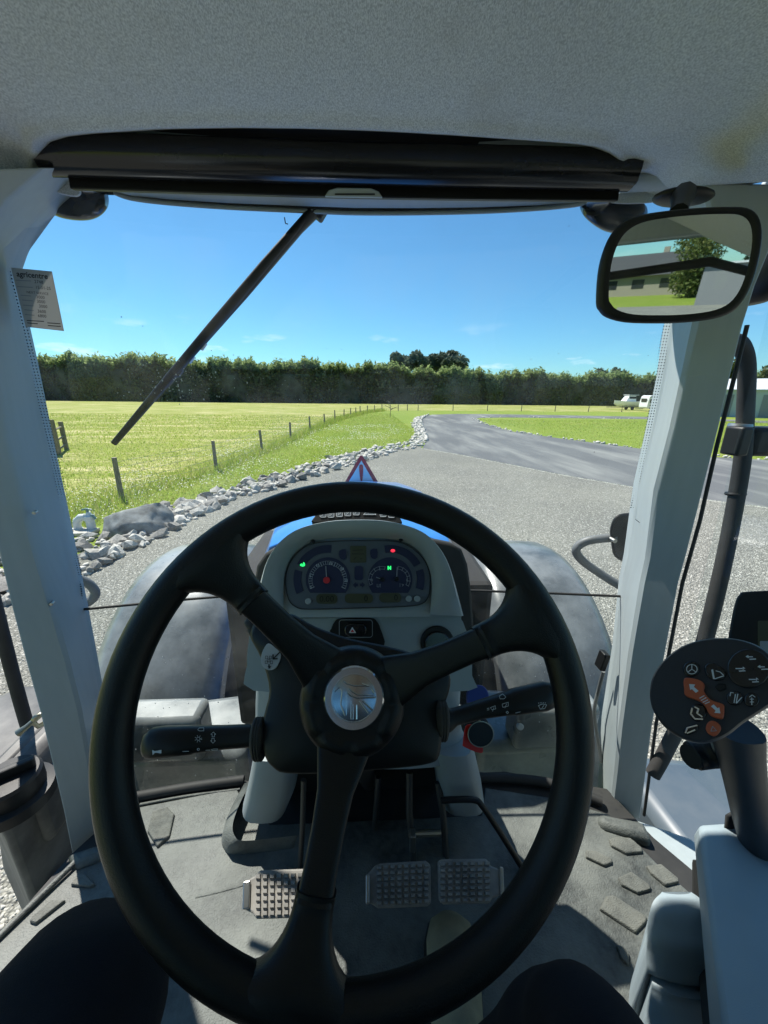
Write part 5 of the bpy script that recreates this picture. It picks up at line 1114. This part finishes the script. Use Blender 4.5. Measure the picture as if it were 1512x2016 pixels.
# lower fascia with hazard switch and socket
LFs = Plane(at(740, 1250, .632), (0, -cos(radians(20)), sin(radians(20))))
FA = MB().plate(LFs, [z7(*p) for p in catmull([(150, 960), (300, 903), (350, 902), (840, 892), (1330, 878), (1385, 905), (1410, 960), (1440, 1040), (1450, 1240), (1430, 1330), (800, 1340), (150, 1330), (110, 1180), (120, 1040)], 3)], -.09, 0).build('fascia', 'trim_grey', TR, 40, .006, label='grey lower fascia with hazard switch')
def pf(name, poly, mt, h0, h1, bev=0): return MB().plate(LFs, [z7(*p) for p in poly], h0, h1).build(name, mt, FA, 30, bev)
pf('switch_panel', catmull([(612, 960), (630, 920), (670, 898), (840, 896), (880, 912), (905, 960), (925, 1062), (780, 1060), (615, 985)], 3), 'black_plastic', 0, .004, .001)
strokes(MB(), LFs, [[z7(*p) for p in rrect(660, 905, 856, 1008, 16)]+[z7(844, 905)]], 1.0, .0048).build('switch_frame', 'print_dim', FA, 0)
pf('hazard_switch', rrect(692, 922, 822, 996, 34), 'black_gloss', .004, .014, .002)
MB().plate(LFs, [z7(738, 940), z7(760, 974), z7(718, 974)], .0142, .0146).build('hazard_mark', 'print_white', FA, 0); MB().plate(LFs, [z7(738, 952), z7(750, 969), z7(728, 969)], .0148, .015).build('hazard_mark', 'print_red', FA, 0)
MB().plate(LFs, circ(*z7(1240, 1040), 33, 28), 0, .006).build('socket_ring', 'black_plastic', FA, 40, .002); MB().plate(LFs, circ(*z7(1240, 1046), 25, 24), .006, .010).build('socket', 'black_gloss', FA, 40, .002)
# icon pad on top behind the hood
KP = Plane(at(705, 1020, .80), (0, -cos(radians(45)), sin(radians(45))))
KY = MB().plate(KP, [z7(*p) for p in catmull([(510, 330), (512, 290), (530, 250), (560, 195), (990, 195), (1012, 250), (1022, 300), (1015, 335), (770, 318)], 3)], -.02, 0).build('icon_pad', 'black_plastic', TR, 0, .002, label='dark pad of pictogram keys on top of the dashboard')
for k, (x, y) in enumerate(((563, 283), (610, 284), (660, 280), (710, 275), (760, 270), (840, 268), (920, 280), (970, 285))):
    pol = rrect(x-18, y-20, x+18, y+16, 6) if k != 5 else [(x-38, y+16), (x, y-16), (x+38, y+16)]
    MB().plate(KP, [z7(*p) for p in pol], 0, .0015).build('pictogram_key', 'lens_panel', KY, 0)
    strokes(MB(), KP, [[z7(*p) for p in pol+[pol[0]]]]+[[z7(x-9, y+8), z7(x+9, y-8)], [z7(x-9, y-2), z7(x+2, y-10)]], .9, .002).build('pictogram', 'print_white', KY, 0)
# black arch behind the housing
AR = Plane(at(700, 1130, .74), (0, -1, .2))
ar = [(150, 1000), (150, 700), (165, 590), (215, 515), (320, 455), (500, 380), (1000, 380), (1180, 425), (1330, 455), (1390, 490), (1425, 580), (1445, 720), (1465, 1000), (1460, 1180), (160, 1180)]
MB().plate(AR, [z7(*p) for p in ar], -.03, 0).build('dash_gasket', 'black_rubber', TR, 30, .006)

# ------------------------------------------------------------------ column cowl down to the floor
def cowl(pts_l, name):
    rings = []
    for (u0, u1, v, Y, dY) in pts_l:
        a_, b_ = at(u0, v, Y), at(u1, v, Y); m_ = (a_+b_)/2; w_ = (b_-a_)/2; ring_ = []
        for j in range(28):
            q = 2*pi*j/28; ca, sa = cos(q), sin(q); ca = math.copysign(abs(ca)**.6, ca); sa = math.copysign(abs(sa)**.6, sa)
            ring_.append(m_+w_*ca+Vector((0, dY*(1-sa)-.0, 0)))
        rings.append(ring_)
    return MB().loft(rings).build(name, 'trim_grey', TR, 50, label='grey plastic cowl round the steering column')
CW = cowl([(492, 925, 1290, .64, .07), (490, 922, 1350, .635, .075), (488, 918, 1420, .63, .075), (488, 926, 1480, .63, .075), (486, 938, 1515, .625, .08)], 'column_cowl')
# two flared feet of the cowl
for lst, nm in (([(490, 585, 1500, .62, .09), (482, 582, 1545, .62, .10), (474, 575, 1590, .625, .09), (466, 560, 1622, .635, .08)], 'l'), ([(852, 940, 1490, .62, .09), (858, 950, 1530, .62, .10), (868, 960, 1575, .625, .09), (872, 964, 1608, .635, .08)], 'r')):
    rings = []
    for (u0, u1, v, Y, dY) in lst:
        a_, b_ = at(u0, v, Y), at(u1, v, Y); m_ = (a_+b_)/2; w_ = (b_-a_)/2
        rings.append([m_+w_*math.copysign(abs(cos(q))**.6, cos(q))+Vector((0, dY*(1-math.copysign(abs(sin(q))**.6, sin(q))), 0)) for q in np.linspace(0, 2*pi, 25)[:-1]])
    MB().loft(rings).build('cowl_foot', 'trim_grey', CW, 50)
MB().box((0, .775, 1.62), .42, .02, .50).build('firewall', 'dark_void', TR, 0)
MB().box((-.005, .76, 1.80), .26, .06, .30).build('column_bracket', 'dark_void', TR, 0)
# steering shaft, linkages in the dark between the feet
MB().tube([HC-WN*.06, HC-WN*.30, Vector((0, .66, 1.62)), Vector((.02, .74, 1.45))], [.03, .03, .025, .02], 12).build('steering_shaft', 'dark_steel', TR, 60)
for lst, r_ in (([(598, 1535, .62), (596, 1620, .60), (590, 1720, .58)], .006), ([(806, 1520, .66), (806, 1600, .63), (812, 1665, .60), (815, 1720, .58)], .008), ([(862, 1540, .66), (872, 1600, .63), (878, 1680, .60), (885, 1720, .58)], .008), ([(745, 1530, .68), (740, 1600, .66), (735, 1650, .66)], .007)):
    MB().tube([at(*q) for q in lst], r_, 8).build('pedal_arm', 'dark_steel', TR, 60)
MB().tube([at(805, 1642, .60), at(868, 1640, .60)], .007, 10).build('pedal_latch', 'steel', TR); MB().box(at(812, 1655, .595), .012, .02, .05).build('latch_plate', 'steel', TR, 0, .002)
px_tube('park_lever', [(868, 1576, .60), (900, 1574, .60), (935, 1575, .60), (950, 1588, .595), (985, 1640, .58), (1035, 1720, .56)], .0065, 'black_plastic', seg=10)

# pedals
def pedal(poly, z, tilt, label, rng_):
    PP_ = Plane(atz(*rng_[:2], z), (0, -sin(radians(tilt)), cos(radians(tilt))))
    pd = MB().plate(PP_, poly, -.010, 0).build('pedal', 'pedal_rubber', TR, 0, .003, label=label)
    u0, v0, u1, v1, nx, ny, sk = rng_[2:]
    tr_ = MB()
    for i in range(nx):
        for j in range(ny):
            cu, cv = u0+(u1-u0)*(i+.5)/nx, v0+(v1-v0)*(j+.5)/ny+sk*(i/nx-.5); du, dv = (u1-u0)/nx*.36, (v1-v0)/ny*.34
            b_ = [PP_.px(cu+sx_*du, cv+sy_*dv) for sx_, sy_ in ((-1, -1), (1, -1), (1, 1), (-1, 1))]; m_ = sum(b_, Vector())/4
            tr_.loft([b_, [m_+(p-m_)*.72+PP_.n*.0055 for p in b_]])
    tr_.build('tread', 'pedal_rubber', pd, 0)
    return pd, PP_
pd, pp_ = pedal([(500, 1725), (512, 1713), (600, 1710), (612, 1715), (612, 1800), (606, 1806), (505, 1809), (497, 1798), (480, 1790), (482, 1735)], 1.515, 24, 'dusty clutch pedal with studded rubber in the sun at the left', (548, 1760, 502, 1717, 612, 1804, 8, 6, -4))
MB().plate(pp_, [(480, 1736), (494, 1733), (492, 1789), (478, 1792)], -.006, .006).build('pedal_edge', 'steel', pd, 0, .002)
pd, pp_ = pedal([(738, 1704), (750, 1699), (838, 1694), (848, 1702), (849, 1778), (842, 1784), (744, 1788), (736, 1782), (722, 1776), (722, 1722)], 1.53, 24, 'dark studded brake pedal on the left of the pair', (788, 1740, 740, 1700, 846, 1782, 8, 7, -5))
MB().plate(pp_, [(720, 1722), (728, 1722), (728, 1780), (720, 1780)], -.004, .006).build('pedal_edge', 'steel', pd, 0, .002)
pd, pp_ = pedal([(862, 1695), (870, 1691), (958, 1690), (966, 1704), (986, 1712), (988, 1762), (970, 1768), (964, 1778), (874, 1780), (864, 1772)], 1.53, 24, 'dark studded brake pedal on the right of the pair', (925, 1735, 864, 1695, 966, 1778, 7, 7, -2))
MB().plate(pp_, [(982, 1706), (990, 1708), (992, 1762), (984, 1764)], -.004, .006).build('pedal_edge', 'steel', pd, 0, .002)

# ignition lock and keys
kc = at(945, 1440, .60)
IL = MB().lathe(kc+Vector((0, .02, -.01)), (0, -.8, .6), [(.026, -.03), (.026, .0), (.022, .004), (.012, .005)], 24).build('ignition_lock', 'black_plastic', TR, 40)
KRg = empty('key_ring', kc, None, label='key ring with red tag, black disc fob and blue key head hanging from the ignition', category='keys')
KPl = Plane(at(940, 1445, .575), (0, -.85, .5))
MB().plate(KPl, catmull([(916, 1430), (930, 1426), (942, 1434), (950, 1470), (946, 1482), (914, 1470), (911, 1462)], 3), 0, .003).build('tag', 'red_tag', KRg, 0, .0008)
MB().plate(Plane(KPl.p+KPl.n*.008, KPl.n), circ(945, 1444, 25, 26), 0, .005).build('fob', 'black_plastic', KRg, 40, .0015)
MB().tube([Plane(KPl.p+KPl.n*.008, KPl.n).px(945+25*cos(q), 1444+25*sin(q), .005) for q in np.linspace(0, 2*pi, 33)[:-1]], .0009, 6, True).build('fob_rim', 'brass', KRg, 60)
MB().plate(KPl, catmull([(918, 1378), (920, 1360), (932, 1350), (950, 1350), (960, 1362), (962, 1378), (950, 1392), (925, 1392)], 3), -.004, .004).build('key_head', 'blue_key', KRg, 30, .002)
MB().tube([KPl.px(942, 1385), KPl.px(945, 1440)], .002, 6).build('key_blade', 'steel', KRg)
# ------------------------------------------------------------------ right console, multifunction lever, monitor
CN = Plane(at(1410, 1365, .36), ((EYE-at(1410, 1365, .36)).normalized()+Vector((-.10, 0, .22))))
zj = lambda x, y: (1100+x/3.665, 1150+y/3.665)
ML = empty('control_lever', (0, 0, 0), TR, label='dark multifunction lever with orange and black buttons on a round head')
hd = [(650, 760), (668, 670), (720, 580), (800, 500), (900, 435), (1020, 395), (1160, 380), (1300, 390), (1430, 430), (1530, 500), (1600, 620), (1600, 760), (1540, 860), (1440, 930), (1330, 1000), (1230, 1080), (1130, 1130), (1010, 1145), (880, 1110), (760, 1030), (680, 920), (652, 830)]
hs_ = catmull(hd, 3); cx_, cy_ = 1130, 770
def hk(k): return [zj(cx_+(x-cx_)*k, cy_+(y-cy_)*k) for x, y in hs_]
MB().loft([[CN.px(u, v)+CN.n*h for u, v in hk(k)] for k, h in ((.80, -.034), (.97, -.022), (1.0, -.010), (.985, -.002), (.955, .001), (.90, .001))]).build('lever_head', 'lever_dark', ML, 40)
def pb_(name, poly, mt, h=.005, bev=.0012): return MB().plate(CN, [zj(*p) for p in poly], .0, h).build(name, mt, ML, 40, bev)
def ji(lines, mt='print_white', w_=1.0, h=.0058): strokes(MB(), CN, [[zj(*p) for p in l] for l in lines], w_, h).build('button_icon', mt, ML, 0)
def bcirc(x, y, rx, ry, n=22): return circ(x, y, rx, n, ry)
pb_('button', bcirc(960, 615, 62, 55), 'black_gloss'); ji([bcirc(963, 620, 38, 34, 20)+[(1001, 620)], [(963, 620), (963, 588)], [(963, 620), (935, 640)], [(963, 620), (992, 640)]], w_=1.6)
pb_('button', catmull([(1052, 610), (1075, 578), (1120, 575), (1175, 605), (1210, 650), (1190, 690), (1130, 700), (1075, 670)], 3), 'black_gloss'); ji([[(1105, 625), (1118, 690)], [(1112, 622), (1124, 688)], [(1125, 690), (1190, 668)], [(1135, 632), (1165, 640), (1188, 662)]], w_=1.8)
pb_('button', bcirc(1370, 615, 155, 140, 32), 'black_gloss', .007); 
for x, y, s_ in ((1385, 548, -1), (1310, 632, 1), (1470, 620, -1), (1405, 710, 1)):
    ji([[(x-32, y-s_*0-14), (x+12, y-14)], [(x-8, y+4), (x+34, y+2)]], w_=2.6, h=.0078); ji([[(x-32*(-s_) if s_ > 0 else x-34, y-14), (x+(20 if s_ > 0 else -20), y-24), (x+(20 if s_ > 0 else -20), y-6)]], w_=1.8, h=.0078)
pb_('button', catmull([(905, 700), (930, 682), (1020, 700), (1055, 735), (1050, 780), (1100, 840), (1185, 870), (1196, 900), (1188, 970), (1150, 972), (1095, 950), (1060, 890), (1020, 850), (920, 812), (908, 760)], 3), 'orange_key', .008)
def arrow(x, y, s_, d): 
    poly = [(x-38*d, y-30*d), (x+6*d, y-26*d), (x-4*d, y-10*d), (x+30*d, y+20*d), (x+10*d, y+34*d), (x-18*d, y+6*d), (x-30*d, y+14*d)]
    MB().plate(CN, [zj(*p) for p in poly], .008, .0084).build('button_icon', 'print_white', ML, 0)
arrow(982, 758, 1, 1); arrow(1130, 908, 1, -1); ji([[(1020, 830), (1052, 812)], [(1030, 846), (1066, 826)], [(1042, 860), (1078, 842)], [(1058, 870), (1090, 856)]], w_=1.8, h=.0086)
pb_('button', bcirc(1005, 930, 62, 62), 'black_gloss'); strokes(MB(), CN, [[zj(*p) for p in l] for l in ([(965, 900), (955, 940), (985, 975), (1040, 978)], [(985, 890), (1010, 905), (1000, 935), (1035, 960)])], 3.2, .0058).build('button_icon', 'chrome', ML, 0)
pb_('button', catmull([(900, 1065), (925, 1030), (985, 1015), (1015, 1035), (985, 1070), (930, 1092)], 3), 'black_gloss'); strokes(MB(), CN, [[zj(*p) for p in ((918, 1075), (930, 1040), (1000, 1022))], [zj(930, 1078), zj(985, 1055)]], 2.6, .0058).build('button_icon', 'chrome', ML, 0)
pb_('button', catmull([(1062, 1045), (1080, 1000), (1120, 990), (1165, 1020), (1168, 1060), (1130, 1098), (1085, 1085)], 3), 'orange_key', .007); ji([[(1100, 1065), (1112, 1030), (1140, 1062), (1100, 1065)]], 'print_dim', 1.4, .0076)
pb_('button', bcirc(1270, 825, 62, 52), 'black_gloss'); ji([[(1275, 800), (1265, 860)], [(1292, 798), (1280, 862)], [(1282, 864), (1320, 822)], [(1236, 812), (1242, 786), (1260, 790)]], w_=1.8)
pb_('button', bcirc(1392, 838, 56, 52), 'black_gloss'); ji([[(1380, 835), (1405, 835)], [(1380, 855), (1405, 855)], [(1392, 825), (1392, 875)], [(1375, 820), (1395, 805), (1415, 820)]], w_=1.8)
pb_('button', [(1205, 720), (1210, 760), (1160, 780), (1120, 740), (1150, 720)], 'black_plastic', .003)
# neck, boot
nk = []
for u0, u1, v, Y, dY in ((1400, 1490, 1430, .385, .028), (1412, 1492, 1470, .39, .026), (1424, 1496, 1510, .393, .024), (1436, 1504, 1560, .396, .023), (1450, 1514, 1620, .40, .023), (1466, 1530, 1680, .405, .024)):
    a_, b_ = at(u0, v, Y), at(u1, v, Y); m_ = (a_+b_)/2; w_ = (b_-a_)/2
    nk.append([m_+w_*math.copysign(abs(cos(q))**.7, cos(q))+Vector((0, dY*sin(q), 0)) for q in np.linspace(0, 2*pi, 25)[:-1]])
MB().loft(nk).build('lever_neck', 'lever_dark', ML, 50)
MB().tube([at(1418, 1478, .42), at(1390, 1482, .43), at(1362, 1488, .43)], [.022, .021, .0195], 16).build('thumb_switch', 'black_plastic', ML, 40, .002)
MB().lathe(at(1360, 1489, .428), (at(1340, 1492, .425)-at(1370, 1487, .43)), [(.0165, -.002), (.0165, .0015), (.01, .002)], 16).build('switch_end', 'dark_void', ML)
# side console with its lever slot
CO = empty('side_console', (0, 0, 0), TR, label='blue grey plastic console to the right of the seat')
def slab(name, rows_, mt='console_grey', bev=.006, par=CO, **k): return MB().loft([[at(*q) for q in r_] for r_ in rows_]).build(name, mt, par, 40, bev, **k)
X0 = .42
cs = [  # front cap edge to the rear: cross sections of the armrest body
    [Vector((.575, .44, 1.78)), Vector((.66, .44, 1.78)), Vector((.66, .44, 1.45)), Vector((.565, .44, 1.45))]]
slab('console_side', [[(1366, 1640, .44), (1378, 1622, .44), (1425, 1619, .44), (1600, 1640, .44), (1600, 1800, .44), (1376, 1700, .44)], [(1408, 2140, .20), (1430, 2080, .20), (1560, 2050, .20), (1800, 2050, .20), (1800, 2300, .20), (1440, 2200, .20)]])
MB().loft([[at(*q) for q in [(1420, 1632, .43), (1470, 1600, .45), (1620, 1600, .45), (1620, 1720, .40), (1500, 1712, .40), (1445, 1690, .42)]], [at(*q) for q in [(1422, 1600, .435), (1470, 1570, .455), (1620, 1570, .455), (1620, 1690, .405), (1502, 1690, .405), (1447, 1660, .425)]]]).build('lever_boot', 'black_rubber', CO, 40, .01)
strokes(MB(), Plane(at(1400, 1700, .415), (-.2, -.75, .65)), [], 1)
px_tube('console_seam', [(1396, 1690, .424), (1400, 1672, .428), (1412, 1654, .43), (1440, 1653, .43)], .0008, 'print_black', CO, 6)
# black edge strip between pod and console
slab('edge_strip', [[(1362, 1690, .45), (1378, 1690, .44), (1380, 1712, .44), (1366, 1712, .45)], [(1362, 1780, .42), (1384, 1780, .41), (1386, 1800, .41), (1366, 1800, .42)], [(1392, 2100, .24), (1440, 2100, .23), (1440, 2130, .23), (1392, 2130, .24)]], 'black_rubber', .003)
# rounded pods beneath
def pod(rows_, cap):
    rings = []
    for (u0, u1, v, Y), c_ in zip(rows_, cap):
        a_, b_ = at(u0, v, Y), at(u1, v, Y); b_ = b_+(b_-a_)*.25; ring_ = []
        for k in range(15):
            t_ = k/14; e_ = sin(pi*t_)**.55; ring_.append(a_.lerp(b_, t_)+Vector((0, -.022, .016))*(e_*c_)+Vector((.0, .03, -.03))*(1-c_))
        rings.append(ring_+[b_+Vector((.0, .01, -.16)), a_+Vector((0.01, .01, -.16))])
    MB().loft(rings).build('console_pod', 'console_grey', CO, 60)
def rowsp(keys, n=10):
    q = catmull([(a, b, c) for a, b, c, d in keys], n//2, False); y = np.interp(np.linspace(0, 1, len(q)), np.linspace(0, 1, len(keys)), [k[3] for k in keys])
    return [(p[0], p[1], p[2], yy) for p, yy in zip(q, y)]
r1 = rowsp([(1330, 1378, 1772, .375), (1302, 1384, 1786, .372), (1282, 1388, 1818, .366), (1274, 1393, 1864, .355), (1274, 1399, 1902, .345), (1280, 1403, 1926, .338)]); n1 = len(r1)
pod(r1, [min(1, .25+1.5*k/n1) if k < n1-4 else 1-.16*(k-n1+4) for k in range(n1)])
r2 = rowsp([(1316, 1394, 1916, .338), (1292, 1402, 1926, .337), (1282, 1410, 1952, .33), (1280, 1425, 2006, .315), (1290, 1440, 2080, .29)]); n2 = len(r2)
pod(r2, [min(1, .25+2.0*k/n2) for k in range(n2)])
MB().ell(at(1338, 1914, .345), .020, .006, .005).build('pod_grip', 'dark_void', CO, 60)
# lower right trim between the pillar and the console
MB().prism([Vector((.62, .70, 1.36)), Vector((.80, .62, 1.36)), Vector((.84, .25, 1.36)), Vector((.76, .30, 1.36)), Vector((.70, .50, 1.36))], (0, 0, .022)).build('door_sill', 'cab_grey', TR, 30, .008, label='pale grey door sill right of the floor mat')
MB().loft([[Vector((x_, y_, z_)) for x_, y_ in ((.86, 1.0), (1.25, .95), (1.30, .1), (.90, .1))] for z_ in (.95, 1.22)]).build('step_casing', 'casing_shade_blue', TR, 30, .04, label='casing outside the right door in the dark blue of shadowed glass')
MB().box((.93, .58, 1.235), .05, .26, .02, Matrix.Rotation(radians(30), 3, 'Z')).build('step_edge', 'label_white', TR, 0, .004)
# monitor at the right edge
MN = Plane(at(1480, 1235, .52), ((EYE-at(1480, 1235, .52)).normalized()))
MO = MB().plate(MN, catmull([(1430, 1290), (1436, 1240), (1446, 1190), (1456, 1170), (1480, 1164), (1640, 1160), (1660, 1180), (1640, 1300), (1560, 1320), (1440, 1310)], 3), -.03, 0).build('monitor', 'black_plastic', TR, 40, .008, label='black framed monitor cut by the right edge of the view')
MB().plate(MN, rrect(1492, 1222, 1620, 1290, 3), 0, .0012).build('screen', 'lcd', MO, 0); MB().plate(MN, rrect(1496, 1262, 1616, 1286, 2), .0013, .0018).build('screen_bar', 'print_dim', MO, 0)
MB().tube([at(1540, 1310, .53), at(1560, 1420, .52), at(1570, 1600, .50)], .014, 10).build('monitor_stem', 'black_plastic', MO, 60)
# seat
SE = empty('driver_seat', (0, 0, 0), TR, label='dark fabric driving seat under the driver')
MB().box((0, -.36, 1.62), .52, .56, .14).build('cushion', 'seat_fabric', SE, 40, .05, 3)
MB().box((0, -.72, 2.0), .50, .14, .72, Matrix.Rotation(radians(-8), 3, 'X')).build('backrest', 'seat_fabric', SE, 40, .05, 3)
MB().loft([[Vector((x_*k, -.36+y_*k, z_)) for x_, y_ in ((-.18, -.2), (.18, -.2), (.18, .2), (-.18, .2))] for z_, k in ((1.40, 1.1), (1.55, .9))]).build('pedestal', 'black_rubber', SE, 0)

# ------------------------------------------------------------------ the driver
PE = empty('person', (0, -.36, FLOOR), None, label='driver in dark trousers whose knees show at the bottom', category='person')
def skin(name, joints, edges, mt, parent, root=0, sub=2):
    me = bpy.data.meshes.new(name); me.from_pydata([j[:3] for j in joints], edges, []); me.materials.append(M[mt])
    o = bpy.data.objects.new(name, me); C.objects.link(o); setpar(o, parent)
    md = o.modifiers.new('skin', 'SKIN'); md.use_smooth_shade = True
    for k, j in enumerate(joints):
        d = me.skin_vertices[0].data[k]; d.radius = (j[3], j[4] if len(j) > 4 else j[3]); d.use_root = (k == root)
    s_ = o.modifiers.new('sub', 'SUBSURF'); s_.levels = sub; s_.render_levels = sub
    return o
Lk_, Rk_ = at(195, 1735, .27), at(1145, 1885, .245)
LkP = Vector((Lk_.x, Lk_.y, Lk_.z-.0)); RkP = Vector((Rk_.x, Rk_.y, Rk_.z))
J = [(0, -.42, 1.80, .15, .13), (-.10, -.36, 1.78, .10), (-.175, -.10, 1.87, .105), (LkP.x-.0, LkP.y-.05, LkP.z-.06, .082), (LkP.x-.03, LkP.y-.0, LkP.z-.13, .076), (-.37, .13, 1.66, .058), (-.40, .10, 1.50, .046),
     (.10, -.36, 1.78, .10), (.19, -.10, 1.84, .10), (RkP.x+.005, RkP.y-.05, RkP.z-.055, .074), (RkP.x+.01, RkP.y, RkP.z-.12, .068), (.21, .24, 1.64, .056), (.16, .25, 1.50, .046)]
TRO = skin('trousers', J, [(0, 1), (1, 2), (2, 3), (3, 4), (4, 5), (5, 6), (0, 7), (7, 8), (8, 9), (9, 10), (10, 11), (11, 12)], 'trouser', PE)
tx = bpy.data.textures.new('folds', 'CLOUDS'); tx.noise_scale = .055; tx.noise_depth = 2
md = TRO.modifiers.new('folds', 'DISPLACE'); md.texture = tx; md.strength = .03; md.mid_level = .5; md.texture_coords = 'GLOBAL'
s_ = TRO.modifiers.new('sub2', 'SUBSURF'); s_.levels = 1; s_.render_levels = 1
J = [(0, -.43, 1.86, .145, .12), (0, -.46, 2.05, .14, .115), (0, -.47, 2.22, .15, .11), (0, -.45, 2.32, .07, .06), (-.17, -.46, 2.24, .065), (-.24, -.45, 2.02, .05), (-.24, -.36, 1.84, .042), (.17, -.46, 2.24, .065), (.24, -.45, 2.02, .05), (.24, -.36, 1.84, .042)]
skin('shirt', J, [(0, 1), (1, 2), (2, 3), (2, 4), (4, 5), (5, 6), (2, 7), (7, 8), (8, 9)], 'shirt', PE)
hb = MB(); hc = Vector((0, -.42, 2.475))
hb.ell(hc, .073, .092, .115, None, 24, 14)
hb.tube([Vector((0, -.45, 2.30)), Vector((0, -.44, 2.42))], [.058, .055], 14)
hb.tube([hc+Vector((0, .085, .015)), hc+Vector((0, .108, -.02)), hc+Vector((0, .088, -.03))], [.008, .014, .010], 8)
for s_ in (-1, 1): hb.ell(hc+Vector((s_*.074, -.005, -.005)), .010, .018, .032, None, 10, 6)
hb.build('head', 'skin', PE, 80)
fe_ = MB()
for s_ in (-1, 1): fe_.ell(hc+Vector((s_*.030, .083, .012)), .011, .006, .006, None, 10, 6)
fe_.ell(hc+Vector((0, .086, -.055)), .022, .006, .004, None, 10, 6); fe_.build('eyes_and_mouth', 'hair', PE, 80)
hr = MB(); hr.ell(hc+Vector((0, -.012, .028)), .081, .094, .098, None, 24, 12); hr.build('hair', 'hair', PE, 80)
for s_ in (-1, 1):
    base_ = Vector((s_*.245, -.34, 1.79)); jn = [(base_.x, base_.y-.02, base_.z+.05, .026), (base_.x, base_.y+.02, base_.z+.01, .030, .016), (base_.x, base_.y+.05, base_.z-.02, .032, .014)]; ed = [(0, 1), (1, 2)]
    for f_, (dx, ln) in enumerate(((-.027, .070), (-.009, .080), (.009, .076), (.026, .062))):
        a_ = len(jn); x_ = base_.x+s_*dx
        jn += [(x_, base_.y+.06, base_.z-.03, .0092), (x_, base_.y+.06+ln*.5, base_.z-.05, .0088), (x_, base_.y+.06+ln*.8, base_.z-.078, .0078)]; ed += [(2, a_), (a_, a_+1), (a_+1, a_+2)]
    a_ = len(jn); jn += [(base_.x-s_*.04, base_.y+.035, base_.z-.01, .011), (base_.x-s_*.052, base_.y+.07, base_.z-.03, .009)]; ed += [(1, a_), (a_, a_+1)]
    skin('hand', jn, ed, 'skin', PE)
# shoes
for cx_, cy_, yaw, lab in ((.155, .345, 8, 1), (-.40, .20, -4, 0)):
    Rm = Matrix.Rotation(radians(-yaw), 3, 'Z'); o_ = Vector((cx_, cy_, FLOOR+.012)); rg = []; rs = []
    for y_, w_, h_ in ((-.17, .030, .06), (-.14, .037, .10), (-.08, .038, .105), (-.02, .040, .085), (.04, .045, .066), (.085, .046, .056), (.115, .038, .046), (.13, .020, .030)):
        rg.append([o_+Rm @ Vector((w_*cos(q)*(1 if sin(q) > -.2 else 1.0), y_, .012+max(0, (h_*(.5+.5*sin(q)))))) for q in np.linspace(0, 2*pi, 21)[:-1]])
        rs.append([o_+Rm @ Vector((x_*(w_+.004), y_*1.03, z_)) for x_, z_ in ((-1, -.010), (1, -.010), (1, .018), (-1, .018))])
    MB().loft(rg).build('shoe', 'shoe', PE, 70); MB().loft(rs).build('shoe_sole', 'shoe_sole', PE, 40)
